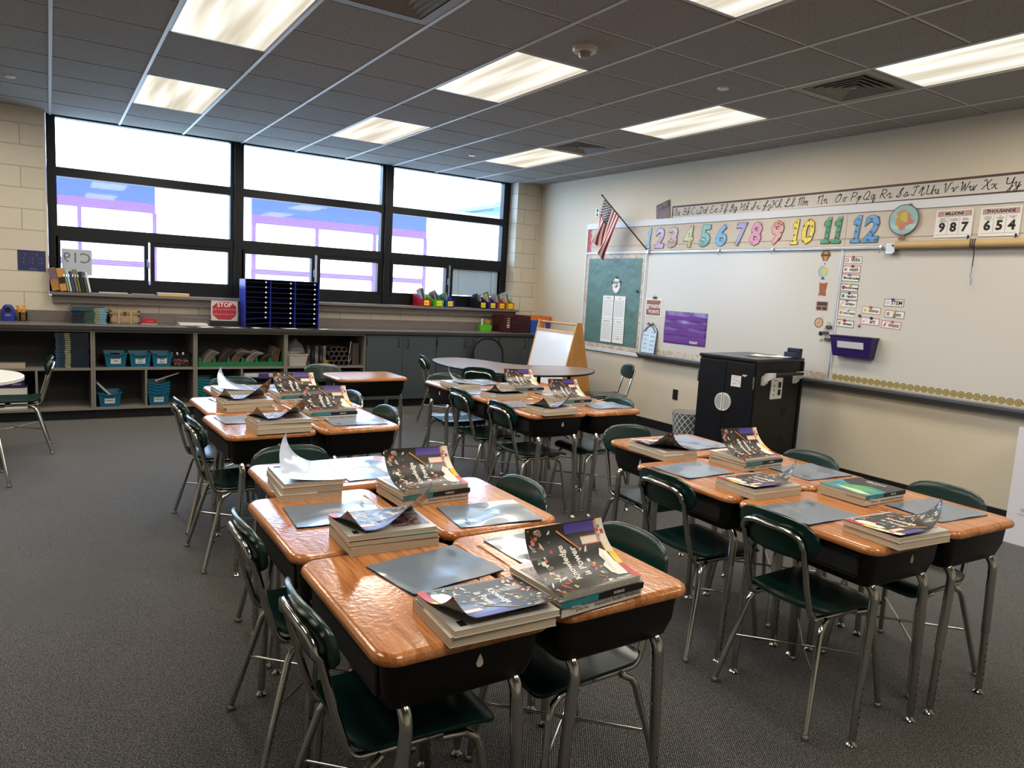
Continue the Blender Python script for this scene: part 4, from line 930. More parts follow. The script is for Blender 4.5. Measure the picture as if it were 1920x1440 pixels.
# goods on the shelves
TQ = mat('turquoise_plastic', '#136180', .4); LBL = mat('label_white', '#d3d6d8', .7)
def tub(x, y, z, lbl, txt, w=.205, h=.145, d=.30, m=TQ, rz=0, grp='turquoise tubs'):
    t = thing('tub', lbl, 'tub', (x, y, z), rz, grp)
    def ring(s, zz, dip=0): return [(px * s, py * s, zz - (dip if (abs(px) < w * .3 and py < 0) else 0)) for px, py in [(-w / 2, -d / 2), (-w * .3, -d / 2), (-w * .2, -d / 2), (w * .2, -d / 2), (w * .3, -d / 2), (w / 2, -d / 2), (w / 2, d / 2), (-w / 2, d / 2)]]
    MB().loft([ring(.80, 0), ring(.97, h * .93, h * .12), ring(1.04, h * .95, h * .12), ring(1.04, h, h * .12), ring(.96, h, h * .12), ring(.78, .006)]).build('body', m, t)
    if txt:
        yy = lambda zz: -(d / 2) * (.80 + .17 * zz / (h * .93))
        M = Matrix(((1, 0, 0, 0), (0, -(yy(.1) - yy(0)) / .1 * -1, -1, yy(h * .45) - .0016), (0, 1, 0, h * .45), (0, 0, 0, 1)))
        lb = MB().prism([(-.045, -.03), (.045, -.03), (.045, .03), (-.045, .03)], 0, .0008, 0, M).build('label', LBL, t)
        MB().text(txt, .024, 0, 0, .0012, 0, .0004, M=M).build('label_text', INK, lb)
    return t
tub(.545, 8.335, .5172, 'turquoise tub labelled clips, left of the three on the shelf', 'clips'); tub(.765, 8.335, .5172, 'turquoise tub labelled blue pens, middle of the three on the shelf', 'blue\npens'); tub(.965, 8.335, .5172, 'turquoise tub labelled pink pens, right of the three on the shelf', 'pink\npens', .195)
o = MB().box(-.05, .04, -.03, .03, 0, .05, .01).build('dark_eraser', mat('dark_red_felt', '#2a0d12', .9)); o.location = (.555, 8.40, .53 + .062); tag(o, 'dark red felt eraser resting in the left turquoise tub', 'eraser')
t = thing('clear_tub', 'clear plastic tub of red counters on the shelf', 'tub', (1.158, 8.335, .5172))
MB().loft([[(x * s, y * s, z) for x, y in rrect(.19, .28, .02, 3)] for s, z in ((.85, 0), (1, .125), (1.04, .127), (1.04, .131), (.985, .129))], cap=(True, False)).build('body', CLEAR, t, smooth=40)
o = MB()
for k in range(140): o.cyl((1.158 + random.uniform(-.07, .07), 8.335 + random.uniform(-.11, .11), .522 + random.uniform(0, .045)), (1.158 + random.uniform(-.07, .07), 8.335 + random.uniform(-.11, .11), .526 + random.uniform(0, .05)), .008, 6, mi=k % 3)
o = o.build('counters', [mat('counter_red', '#8a2436', .5), mat('counter_pink', '#a5596a', .5), mat('counter_white', '#b7a9a9', .5)]); tag(o, 'loose red and pink counters filling the clear tub', 'counters'); o['kind'] = 'stuff'
tub(.485, 8.30, .1222, 'turquoise tub with a folded board standing in it on the bottom shelf', 'erasers')
o = MB().box(-.006, .006, -.09, .09, 0, .25, .001).build('folded_board', mat('board_grey', '#b6b7ba', .6)); o.location = (.545, 8.30, .175); o.rotation_euler = (0, math.radians(-42), 0); tag(o, 'grey folded board leaning out of the bottom shelf tub', 'board')
for k in range(4): tub(.928, 8.30, .1222 + k * .032, 'turquoise tub %s in the nested stack on the bottom shelf' % ('lowest with the label', 'second from the bottom', 'third from the bottom', 'topmost')[k], 'markers' if k == 0 else None)
o = MB().box(-.015, .22, -.02, -.014, 0, .004).box(-.015, .22, .014, .02, 0, .004).box(-.015, -.008, -.02, .02, -.012, .016).build('white_tongs', WHITEP); o.location = (.92, 8.24, .375); o.rotation_euler = (0, -.33, 0); tag(o, 'pair of white rulers sticking out of the nested tubs', 'ruler')
for k in range(6): tub(1.385, 8.31, .1222 + k * .03, 'dark turquoise tub %s in the nested stack behind the far desks' % ('lowest', 'second', 'third', 'fourth', 'fifth', 'topmost')[k], None, .2, .12, grp='dark turquoise tubs', m=mat('deep_turquoise', '#15707c', .4))
# green tray of magazines
t = thing('magazine_tray', 'long green plastic tray full of curled magazines on the shelf', 'tray', (1.76, 8.33, .5172)); GT = mat('tray_green', '#17653c', .4)
MB().box(-.435, .435, -.15, .15, 0, .006).build('base', GT, t); MB().box(-.435, .435, -.154, -.15, 0, .05).build('front_panel', GT, t); MB().box(-.435, .435, .15, .154, 0, .05).build('back_panel', GT, t)
for i in range(7):
    x = -.435 + .87 * i / 6; MB().prism([(-.02, 0), (.02, 0), (.008, .09), (-.008, .09)], -.152, .152, 0, Matrix(((1, 0, 0, x), (0, 0, -1, 0), (0, 1, 0, 0.006), (0, 0, 0, 1)))).build('divider', GT, t)
MC = [mat('mag_' + c, c, .5) for c in ('#8f7d78', '#6d5a60', '#a08a80', '#b9aaa0', '#55504e', '#8a7060')]
SECT = [(.15, .95, .20), (.30, .75, .23), (-.10, 1.75, .25), (.10, 1.35, .22), (.25, 1.1, .18), (-.15, .55, .21)]
for k in range(30):
    sec = k % 6; row = k // 6; x = 1.76 - .405 + .145 * sec + row * .0165; lean, bend, L = SECT[sec]; lean *= 4; L -= .006 * row
    pts = []; px, pz, a = 0, 0, lean * .25
    for q in range(9): pts.append((px, pz)); a += bend / 9; px += L / 8 * math.sin(a); pz += L / 8 * max(.12, math.cos(a))
    vs = [(p[0], y, p[1]) for p in pts for y in (-.12, .13)] + [(p[0] + .004, y, p[1] + .003) for p in pts for y in (-.12, .13)]
    n = 2 * len(pts); fs = [(2 * i, 2 * i + 1, 2 * i + 3, 2 * i + 2) for i in range(8)] + [(n + 2 * i, n + 2 * i + 2, n + 2 * i + 3, n + 2 * i + 1) for i in range(8)] + [(2 * i, 2 * i + 2, n + 2 * i + 2, n + 2 * i) for i in range(8)]
    o = MB().add(vs, fs, 0).build('magazine', MC[k % 6] if k % 3 else mat('mag_white', '#b7b2ac', .5), smooth='flat', loc=(x, 8.33, .524)); tag(o, 'limp curled magazine standing in the green tray on the shelf', 'magazine', 'curled magazines in the green tray')
# last open unit: white tub with bag, tubes, books
t = thing('white_tub', 'off white plastic tub under a plastic bag on the shelf', 'tub', (2.36, 8.33, .5172)); MB().loft([[(x * s, y * s, z) for x, y in rrect(.24, .32, .03, 4)] for s, z in ((.84, 0), (1, .125), (1.04, .128), (1.04, .135), (.97, .135), (.82, .006))]).build('body', mat('offwhite_plastic', '#b4afa6', .45), t, smooth=40)
o = MB().grid(14, 10, lambda u, v: ((u - .5) * .21, (v - .5) * .25, .03 + .15 * math.sin(PI * u) ** .7 * math.sin(PI * v) ** .7 + .02 * math.sin(17 * u + 5 * v) * math.sin(11 * v))).build('plastic_bag', mat('bag_film', '#8c8a8c', .12, alpha=.35), smooth=60, loc=(2.36, 8.33, .635)); tag(o, 'crumpled clear plastic bag in the off white tub', 'bag')
for k in range(5):
    o = MB().grid(6, 8, lambda u, v: ((u - .5) * .05 + .012 * math.sin(v * 9 + k), .02 * math.sin(u * 8 + k), v * .22)).build('supply_packet', mat('pkt%d' % k, ('#4a4a4c', '#2c2c30', '#6a6660', '#3a3430', '#8a8a8c')[k], .25), smooth=60, loc=(2.515 + k * .047, 8.30, .5175), rot=(0, 0, 1.3)); tag(o, 'thin dark supply packet standing between the off white tub and the tubes', 'packet', 'supply packets on the shelf')
o = MB().box(-.03, .03, -.03, .03, 0, .06, .004).build('yellow_box', mat('yellow_card', '#8a6a1c', .6)); o.location = (2.70, 8.25, .5175); tag(o, 'small yellow box on the shelf left of the cardboard tubes', 'box')
q = 0
for r in range(4):
    for c in range(4 if r % 2 == 0 else 3):
        x = 2.745 + c * .062 + (.031 if r % 2 else 0); z = .548 + r * .054
        t = thing('cardboard_tube', 'dark cardboard tube end in the shelf pile, row %d column %d from the lower left' % (r + 1, c + 1), 'tube', (x, 8.18, z), 0, 'cardboard tubes on the shelf')
        MB().cyl((0, 0, 0), (0, .3, 0), .0295, 16, cap=False).build('wall', mat('tube_brown', '#3c3029', .8), t, smooth=50)
        MB().tube([(.028 * math.cos(w_), -.001, .028 * math.sin(w_)) for w_ in [2 * PI * i / 16 for i in range(16)]], .0022, 5, closed=True).build('rim', mat('tube_rim', '#5d5550', .8), t, smooth=50)
for k in range(5):
    o = MB().box(0, .013, -.11, .11, 0, .26, .001).build('thin_book', mat('bookbrown%d' % (k % 2), ('#3f342e', '#4d433d')[k % 2], .6)); o.location = (3.01 + k * .0165, 8.32, .5175); tag(o, 'tall brown book at the right end of the shelf, %s of five' % ('leftmost', 'second', 'third', 'fourth', 'rightmost')[k], 'book', 'brown books at the end of the shelf')
o = MB().tube([(2.965, 8.24, .522), (3.0, 8.24, .80), (3.0, 8.24, .60), (2.985, 8.24, .56), (2.975, 8.24, .522)], .004, 6).build('white_strap', WHITEP, smooth=50); tag(o, 'white looped strap hanging between the tubes and the brown books', 'strap')
# lidded boxes
for k, (x, l) in enumerate(((1.98, 'clear box with white lid and purple handle behind the far left desks'), (2.46, 'clear box with white lid and purple handle left on the last bottom shelf'), (2.90, 'clear box with white lid at the right of the last bottom shelf'))):
    t = thing('lidded_box', l, 'box', (x, 8.34, .1222), 0, 'clear lidded boxes')
    MB().loft([[(px * s, py * s, z) for px, py in rrect(.40, .32, .03, 3)] for s, z in ((.9, 0), (1, .28))], cap=(True, False)).build('body', CLEAR, t, smooth=40)
    MB().loft([[(px * s, py * s, z) for px, py in rrect(.42, .34, .03, 3)] for s, z in ((1, .275), (1.02, .285), (1.0, .315), (.95, .318))]).build('lid', mat('lid_white', '#b9bcc2', .4), t, smooth=40)
    MB().box(-.055, .055, -.182, -.168, .262, .318, .004).build('latch_handle', mat('latch_purple', '#4a2a6a', .4), t)
    MB().box(-.16, .16, -.12, .12, .005, .19, .02).build('contents', mat('box_goods', '#7d7a78', .7, vary=(18, .5)), t)
# left shelf: papers and box under the round table
o = MB().box(-.12, .12, -.1, .1, 0, .04, .002).build('paper_tray', mat('tan_paper', '#a59a8c', .7)); o.location = (-.33, 8.28, .5172); tag(o, 'low tan paper pile on the left shelf', 'paper')
t = thing('purple_white_box', 'white box with a purple band on the bottom shelf at the left edge', 'box', (-.36, 8.35, .1222)); MB().box(-.16, .16, -.12, .12, 0, .2, .003).build('carton', WHITEP, t); MB().box(-.16, .14, -.122, .122, .2, .28, .003).build('purple_pack', mat('purple_wrap', '#3a1d5c', .4), t); MB().text('paper', .03, .08, 0, 0, 0, M=Matrix(((1, 0, 0, 0), (0, 0, -1, -.1226), (0, 1, 0, .24), (0, 0, 0, 1)))).build('lettering', WHITEP, t)
# ------------------------------------------------------------------ whiteboard wall
WB = mat('whiteboard_enamel', '#cfccc6', .24)
FRW = mat('board_frame_white', '#d5d7dc', .35)
def slab(name, y0, y1, z0, z1, m, lbl=None, cat=None, n0=0, n1=.004, parent=None, bev=0):
    """flat thing on the wall given by its left/right y and bottom/top z"""
    o = MB().box(0, y0 - y1, 0, z1 - z0, n0, n1, bev).build(name, m, parent)
    if not parent: o.matrix_world = FR(y0, z0)
    if lbl: tag(o, lbl, cat)
    return o
def frame_thing(name, lbl, cat, y, z, n=0, group=None): return thing(name, lbl, cat, group=group, M=FR(y, z, n))
def whiteboard(y0, y1, lbl):
    t = frame_thing('whiteboard', lbl, 'whiteboard', y0, .86, -.019)
    w, h = y0 - y1, 1.165
    MB().box(.012, w - .012, 0, h, .0, .018).build('panel', WB, t)
    for a in (0, w - .012): MB().box(a, a + .012, 0, h, 0, .026, .002).build('frame_strip', ALU if a else FRW, t)
    return t
whiteboard(6.405, 3.918, 'large wall whiteboard left of the vertical seam')
whiteboard(3.916, .60, 'large wall whiteboard right of the seam with the subject cards')
t = frame_thing('marker_tray', 'long grey aluminium marker tray under the whiteboards', 'tray', 6.405, .80, -.019)
MB().loft([[(x, y, n) for y, n in ((.004, 0), (.004, .07), (.040, .10), (.058, .10), (.062, .094), (.058, .088), (.05, .02), (.06, 0))] for x in (.03, 5.8)]).build('rail', mat('tray_grey', '#63666c', .4, .4), t)
MB().add([(0.0, .062, .10), (.03, .005, .07), (.03, .062, .10), (0.0, .062, 0), (.03, .005, 0)], [(0, 1, 2), (3, 4, 1, 0)]).build('end_cap', ALU, t)
MB().box(.03, 5.8, .058, .064, .0, .094).build('ledge', ALU, t)
# bulletin board
t = frame_thing('bulletin_board', 'green paper covered bulletin board left of the whiteboard', 'bulletin board', 7.575, .80, -.019)
w, h = 1.16, 1.24
MB().box(0, w, 0, h, 0, .014).build('board', mat('cork', '#a58a68', .8), t)
for a in ((0, .022, 0, h), (w - .022, w, 0, h), (0, w, 0, .04), (0, w, h - .022, h)): MB().box(*a, 0, .026, .002).build('frame_strip', FRW, t)
b = MB()
for a in ((.022, .10, .04, h - .022), (w - .10, w - .022, .04, h - .022), (.10, w - .10, .04, .12), (.10, w - .10, h - .10, h - .022)): b.box(*a, .014, .0155)
b.build('printed_border', STONEP, t)
GP = mat('green_paper', '#54736b', .42, bump=(5, .6, .03))
b = MB(); b.grid(24, 24, lambda u, v: (.075 + (w - .15) * u, .10 + (h - .175) * v, .0165 + .004 * math.sin(9 * u + 3 * math.sin(5 * v)) ** 2 * math.sin(PI * u) * math.sin(PI * v))); b.build('green_paper', GP, t, smooth=60)
def sheet(y, z, w, h, lbl, name='notice', cat='paper', group=None, lines=10, title=None, m=PAPER, n=.004, extra=None):
    t = frame_thing(name, lbl, cat, y, z, n, group)
    MB().box(-w / 2, w / 2, -h / 2, h / 2, 0, .0012).build('sheet', m, t)
    b = MB()
    if title: b.text(title, h * .06, 0, h * .40, .0016, 0, .0006)
    for k in range(lines):
        yy = h * .30 - k * h * .72 / max(1, lines); x = -w * .42
        while x < w * .36:
            L = random.uniform(.04, .14) * w; b.box(x, min(x + L, w * .42), yy - h * .006, yy + h * .006, .0012, .0016, mi=1); x += L + .02 * w
    if extra: extra(b)
    b.build('print', [INK, GREYINK], t); return t
g = 'notices on the green board'
sheet(7.055, 1.365, .205, .285, 'upper left white notice with a bold heading line on the green board', group=g, lines=11, title='SCHEDULE')
sheet(6.835, 1.365, .205, .285, 'upper right white notice on the green board', group=g, lines=15, title='rules')
sheet(7.055, 1.075, .21, .29, 'lower left white notice with a two column list on the green board', group=g, lines=14, title='Homework Chart')
sheet(6.83, 1.075, .205, .29, 'lower right white notice with a small drawing on the green board', group=g, lines=7, title='dress code', extra=lambda b: b.ribbon([(-.02, -.11), (0, -.07), (.02, -.11), (-.01, -.09), (.025, -.085)], .004, .0017, 0))
t = frame_thing('splash_label', 'white splash shaped title paper reading WHATS UP on the green board', 'label', 6.925, 1.635, .004)
pts = [(.075 * math.cos(a) * r, .10 * math.sin(a) * r) for a, r in [(2 * PI * k / 22, 1 if k % 2 else .84) for k in range(22)]]
MB().prism(pts, 0, .0012, 0).text("WHAT'S\nUP", .052, 0, .01, .0018, 1, .002, lh=.9).build('paper', [PAPER, INK], t)
MB().box(-.02, .02, .085, .105, .001, .006, .002).tube([(-.012, .10, .006), (-.008, .125, .01), (.008, .125, .01), (.012, .10, .006)], .0014, 5).build('binder_clip', BLACK, t)
o = MB().lathe([(.001, .016), (.012, .015), (.014, .01), (.014, 0)], 16).build('magnet', mat('dark_magnet', '#2c3a3a', .3), smooth=40); o.matrix_world = FR(6.535, 1.575, .006); tag(o, 'dark round push pin at the right edge of the green paper', 'magnet')
# tack strip over the boards: kraft paper with number cutouts
t = frame_thing('tack_strip', 'white framed tack strip with tan lined paper above the boards', 'tack strip', 7.575, 2.035, -.019)
L = 7.0
MB().box(0, L, 0, .35, 0, .014).build('backing', mat('cork', '#a58a68', .8), t)
MB().box(0, L, .300, .37, 0, .03, .002).build('top_frame', FRW, t); MB().box(0, .025, 0, .37, 0, .029).build('end_frame', FRW, t); MB().box(0, 1.17, -.012, .012, 0, .029, .002).build('lower_frame', FRW, t)
b = MB(); b.grid(160, 4, lambda u, v: (.03 + (L - .04) * u, .012 + .288 * v, .0165 + .0022 * math.sin(70 * u + 6 * v) * math.sin(31 * u) * math.sin(PI * v))); b.build('kraft_paper', KRAFT, t, smooth=60)
b = MB(); b.box(.03, L, .077, .0785, .019, .0198); b.box(.03, L, .082, .083, .019, .0196); b.build('ruled_line', mat('brown_rule', '#85776a', .8), t)
MB().grid(3, 14, lambda u, v: (.028 + (.062 + .012 * math.sin(20 * v)) * u, .012 + .288 * v, .0195)).build('red_scallop_edge', mat('coral_border', '#b9525e', .6), t)
b = MB(); b.box(1.17, 1.1715, 0, .3, .0188, .0196); b.box(3.66, 3.6615, 0, .3, .0188, .0196); b.build('paper_seam', mat('seam_dark', '#9b8e80', .8), t)
NUMC = {1: '#5aa6d8', 2: '#b08fb4', 3: '#b58a7a', 4: '#b8a83c', 5: '#4f9a86', 6: '#6aa6d2', 7: '#8d7aa8', 8: '#c76c86', 9: '#cf8568', 10: '#e6cd3c', 11: '#4f9a74', 12: '#5f9ad6'}
NUMS = {1: (6.40, .07), 2: (6.222, .15), 3: (6.015, .14), 4: (5.783, .145), 5: (5.54, .15), 6: (5.315, .155), 7: (5.065, .14), 8: (4.88, .145), 9: (4.632, .15), 10: (4.345, .25), 11: (4.042, .20), 12: (3.722, .26)}
CNM = dict(zip(range(1, 13), ('light blue', 'mauve', 'brown', 'mustard', 'teal', 'sky blue', 'violet', 'pink', 'salmon', 'yellow', 'green', 'blue')))
SPOT = {9: [(-.03, .06), (.0, .085), (.035, .07), (.045, .0), (.04, -.06)], 10: [(-.085, .085), (-.085, .03), (-.087, -.03), (-.09, -.085), (.0, .05), (.045, .1), (.09, .04), (.085, -.05), (.02, -.09)], 11: [(-.045, .08), (-.045, .03), (-.048, -.02), (-.05, -.07), (.06, .08), (.058, .03), (.055, -.02), (.05, -.07)], 12: [(-.09, .08), (-.09, .03), (-.092, -.02), (-.095, -.08), (.03, .08), (.085, .09), (.095, .03), (.05, -.03), (.03, -.095), (.1, -.095)]}
for k, (y, w) in NUMS.items():
    t = frame_thing('number_cutout', '%s paper numeral %d on the tan strip' % (CNM[k], k), 'number', y, 2.192, .0045, 'numeral cutouts')
    parts = []
    if k in (1, 10, 11, 12):
        one = lambda c, wd: [(c - wd * .5, -.118), (c + wd * .5, -.118), (c + wd * .5, -.088), (c + wd * .26, -.088), (c + wd * .26, .118), (c - wd * .12, .118), (c - wd * .5, .07), (c - wd * .42, .035), (c - wd * .2, .052), (c - wd * .2, -.088), (c - wd * .5, -.088)]
    dg = str(k); cells = {1: [(0, .07)], 10: [(-.078, .085), (.055, .135)], 11: [(-.052, .095), (.052, .095)], 12: [(-.085, .095), (.05, .15)]}.get(k, [(0, w)])
    slant = lambda p: (p[0] + .10 * p[1], p[1])
    b0 = MB(); b1 = MB()
    for ch, (cxx, cw) in zip(dg, cells):
        if ch == '1':
            o_ = [slant(p) for p in one(cxx, cw)]; ce = (sum(p[0] for p in o_) / len(o_), 0)
            b0.add([(x, y, 0) for x, y in o_], [tuple(range(len(o_)))], 0); i_ = [slant(p) for p in one(cxx, cw * .88)]
            b1.add([(x, y * .965, .0012) for x, y in i_], [tuple(range(len(i_)))], 0)
        else:
            vs, fs = text_mesh(ch, .32, .016); xs = [v[0] for v in vs]; ys = [v[1] for v in vs]; sx = cw / (max(xs) - min(xs)); sy = .236 / (max(ys) - min(ys)); ox = (max(xs) + min(xs)) / 2; oy = (max(ys) + min(ys)) / 2
            for bb, off, z0 in ((b0, .016, 0), (b1, .011, .0012)):
                v2, f2 = text_mesh(ch, .32, off); bb.add([slant(((a - ox) * sx + cxx, (c_ - oy) * sy)) + (z0,) for a, c_ in v2], f2, 0)
    b0.build('outline', mat('num_outline', '#3a3634', .6), t)
    if k in SPOT:
        for i, (px, py) in enumerate(SPOT[k]): b1.text(str(k * (i + 1)), .024, px + .10 * py, py, .0018, 1, .0008)
    elif k > 1:
        pts = [(p[0], p[1]) for p in b1.v][:: max(1, len(b1.v) // 7)]
        for i, (px, py) in enumerate(pts[:7]): b1.text(str(k * (i + 1)), .018, px * .84, py * .88, .0018, 1, .0004)
    b1.build('coloured_paper', [mat('num_%d' % k, NUMC[k], .28, coat=.3, vary=(30, .18), bump=(14, .5, .02)), mat('num_dim', '#33313a', .6)], t)
def globe_prints(b, r, pal):
    random.seed(5)
    for i in range(22):
        a = random.uniform(0, 2 * PI); q = random.uniform(0, .6) * r; c = (q * math.cos(a), q * math.sin(a)); s = random.uniform(.2, .48) * r
        b.prism([(c[0] + s * math.cos(t) * random.uniform(.6, 1.2), c[1] + s * math.sin(t) * random.uniform(.6, 1.2)) for t in [2 * PI * j / 9 for j in range(9)]], .0012 + i * 2e-5, .0014 + i * 2e-5, i % pal)
t = frame_thing('globe_cutout', 'large antique globe cutout at the right end of the numbers', 'cutout', 3.398, 2.25, .018)
MB().prism(circ(.124, 32, sy=1.0), -.001, .0, 0).build('rim', mat('globe_rim', '#4a3c30', .5), t)
b = MB(); b.prism(circ(.117, 32), 0, .001, 4); globe_prints(b, .105, 4); b.build('map_face', [mat('gl1', '#c2b04a', .4), mat('gl2', '#b98a4a', .4), mat('gl3', '#7fa89a', .4), mat('gl4', '#b9736a', .4), mat('gl5', '#8fb4b8', .35, coat=.3)], t)
b = MB(); b.prism([(-.012, -.115), (.012, -.115), (.03, -.16), (-.03, -.16)], -.0005, .0008, 0); b.prism([(.03, .12), (.05, .11), (.058, .122), (.035, .132)][::1], -.0005, .0006, 0); b.build('stand', mat('globe_stand', '#7a5c40', .5), t)
def place_card(y, title, sub, digs, lbl):
    t = frame_thing('place_value_card', lbl, 'card', y, 2.098, .0045, 'place value cards'); w, h = .275, .21
    MB().box(0, w, 0, h, 0, .0012).build('card', PAPER, t)
    MB().box(.012, w - .012, h - .05, h - .008, .0012, .0018).build('header_band', mat('header_pink', '#b3938c', .6, vary=(40, .3)), t)
    b = MB(); b.box(.06, w - .06, h - .045, h - .012, .0018, .002, mi=2); b.text(title, .032, w / 2, h - .029, .0024, 0, .0014)
    for i, dg in enumerate(digs):
        x = .012 + (w - .024) * (i + .5) / 3; b.text(dg, .095, x, .075, .0018, 0, .004); b.text(sub[i], .013, x, .135, .0016, 1, .0003, lh=.9)
        if i: b.box(.012 + (w - .024) * i / 3 - .0008, .012 + (w - .024) * i / 3 + .0008, .022, h - .05, .0012, .0017)
    b.box(.012, w - .012, .021, .0225, .0012, .0017); b.text(',', .10, w - .018, .03, .0018, 0, .003)
    b.build('print', [INK, GREYINK, mat('header_light', '#cbb4ae', .6)], t)
place_card(3.148, 'MILLIONS', ('hundred\nmillions\n100,000,000', 'ten millions\n10,000,000', 'millions\n1,000,000'), '987', 'MILLIONS place value card showing 9 8 7')
place_card(2.822, 'THOUSANDS', ('hundred\nthousands\n100,000', 'ten\nthousands\n10,000', 'thousands\n1,000'), '654', 'THOUSANDS place value card showing 6 5 4')
# map rail, hooks, rolled map
t = frame_thing('map_rail', 'slim metal map rail along the top of the whiteboards', 'rail', 6.405, 2.02, -.019)
MB().box(0, 6.2, 0, .022, .014, .044, .003).build('rail', ALU, t); MB().box(0, 6.2, .009, .014, .044, .0448).build('cork_insert', mat('rail_cork', '#8a7260', .8), t)
for k, y in enumerate((5.311, 4.642, 3.555)):
    t = frame_thing('map_hook', '%s small metal hook on the map rail' % ('leftmost', 'middle', 'rightmost')[k], 'hook', y, 2.03, .024, 'map rail hooks')
    MB().box(-.012, .012, -.012, .018, 0, .014, .002).tube([(0, -.012, .01), (0, -.035, .012), (0, -.043, .022), (0, -.03, .028)], .003, 6).build('clip', ALU, t, smooth=40)
t = frame_thing('rolled_wall_map', 'long tan rolled wall map hanging over the right whiteboard', 'wall map', 3.415, 2.043, .06)
MB().cyl((0, 0, 0), (2.6, 0, 0), .030, 20).build('roll', mat('map_canvas', '#c2a673', .65, vary=(12, .12)), t, smooth=40)
MB().cyl((-.03, 0, 0), (0, 0, 0), .009, 10).build('dowel_end', mat('dowel_brown', '#6a4a2c', .6), t, smooth=40)
b = MB()
for x in (.575, .590, .605): b.tube([(x + .012 * math.sin(a), .033 * math.cos(a), .033 * math.sin(a)) for a in [2 * PI * k / 14 for k in range(14)]], .0035, 6, closed=True)
b.tube([(.60, -.03, .025), (.618, -.06, .02), (.614, -.12, .01), (.612, -.17, .008)], .0035, 6); b.build('tie_cord', INK, t, smooth=50)
MB().tube([(.612, -.17, .008), (.608, -.19, .01), (.614, -.21, .008), (.606, -.235, .01), (.615, -.26, .008), (.618, -.31, .006)], .005, 6).build('cord_tail', mat('cord_blue_white', '#9aa3b5', .6), t, smooth=50)
t = frame_thing('map_bracket', 'square metal bracket gripping the left end of the rolled map', 'bracket', 3.468, 2.018, .024)
MB().box(-.038, .038, -.035, .04, 0, .02, .003).box(-.03, .03, -.045, -.03, .005, .03, .003).build('plate', ALU, t); MB().cyl((.03, .02, .03), (.07, .026, .036), .008, 8).build('arm', STEEL, t, smooth=40)
# cursive alphabet banner
GL = {'A': '79 49 17 14 33 55 89 74 73 93', 'B': '23 39|29 59 78 66 36 66 85 73 23', 'C': '78 59 28 15 33 63 84', 'D': '39 33 13 24 53 86 68 39 18', 'E': '78 59 38 46 56 36 14 33 63 84', 'F': '18 39 89|59 44 33 14|36 66', 'G': '13 44 78 59 46 67 88 84 63 33', 'H': '18 29 23|89 73 93|25 46 78', 'I': '13 54 79 58 43 23 14 35', 'J': '15 56 89 69 52 30 21 55 84', 'K': '18 29 23|89 36 56 83 93', 'L': '16 47 69 49 33 14 43 83 94', 'M': '17 29 23|28 59 53|58 89 83 93', 'N': '17 29 23|28 69 79 73 93', 'O': '59 27 14 43 75 78 59 48 88', 'P': '23 39|29 69 88 66 36', 'Q': '59 27 14 43 75 78 59|44 73 93', 'R': '23 39|29 69 88 66 36 83 93', 'S': '13 45 79 58 46 65 53 23 14', 'T': '18 39 89|59 44 33 14', 'U': '18 29 24 43 74 89|89 83 93', 'V': '18 29 43 79 99', 'W': '18 29 33 58 63 99', 'X': '18 39 73 93|89 13', 'Y': '18 29 26 45 76 89|89 70 50 51 94',
      'a': '66 36 24 33 54 66 63 83', 'b': '13 46 59 39 33 53 65 45 85', 'c': '66 46 34 43 63 84', 'd': '66 36 24 33 54 89 63 83', 'e': '14 45 66 46 34 43 63 84', 'f': '13 56 69 49 30 50 44 84', 'g': '66 36 24 43 66 51 30 21 84', 'h': '13 56 69 49 33|35 56 63 83', 'i': '14 46 43 63 84|58 59', 'j': '14 56 40 20 21 84|68 69', 'k': '13 56 69 49 33|35 56 45 73 83', 'l': '13 56 69 49 43 63 84', 'm': '15 26 23|25 46 43|45 66 63 83', 'n': '15 36 33|35 56 63 83', 'o': '56 35 43 64 56 76 86', 'p': '14 46 20|35 66 54 33', 'q': '66 36 24 43 66 50 61 84', 'r': '14 36 46 56 53 73 84', 's': '13 46 54 43 23|43 84', 't': '14 49 43 63 84|27 67', 'u': '15 36 34 53 66 63 83', 'v': '15 36 43 66 86', 'w': '15 36 34 53 66 64 73 86 96', 'x': '15 36 63 83|66 23', 'y': '15 36 34 53 66 50 30 31 84'}
def cursive(b, s, x, y, u, w=.006, z=.002, mi=0, sh=.32):
    for ch in s:
        for st in GL.get(ch, '').split('|'):
            if not st: continue
            p = [(float(q[0]), float(q[1]) - 3) for q in st.split()]
            b.ribbon([(x + (a + sh * c - 1) * u * .62, y + c * u) for a, c in spline(p, 3)], w, z, mi)
        x += (8.2 if ch.isupper() else 6.6) * u * .62
    return x
t = frame_thing('alphabet_banner', 'long paper banner of cursive letters above the number strip', 'banner', 6.088, 2.389, -.019)
Lb = 6.088 - 2.30; HB = .150
b = MB(); b.loft([[(x, 0 + z0 * .006, 0), (x, HB + z0 * .006, 0), (x, HB + z0 * .006, .0015), (x, z0 * .006, .0015)] for x, z0 in ((0, 0), (Lb * .33, 0), (Lb * .66, 1), (Lb, 3))])
sl = lambda x: .006 * max(0, (x / Lb - .33)) * 4.5
x = 0
while x < Lb - .001:
    x1 = min(x + .25, Lb)
    for y0, y1 in ((0, .019), (HB - .019, HB)): b.add([(x, y0 + sl(x), .0018), (x1, y0 + sl(x1), .0018), (x1, y1 + sl(x1), .0018), (x, y1 + sl(x), .0018)], [(0, 1, 2, 3)], 1)
    for yy in (.045, .075, .105): b.add([(x, yy + sl(x), .0018), (x1, yy + sl(x1), .0018), (x1, yy + .0012 + sl(x1), .0018), (x, yy + .0012 + sl(x), .0018)], [(0, 1, 2, 3)], 2)
    x = x1
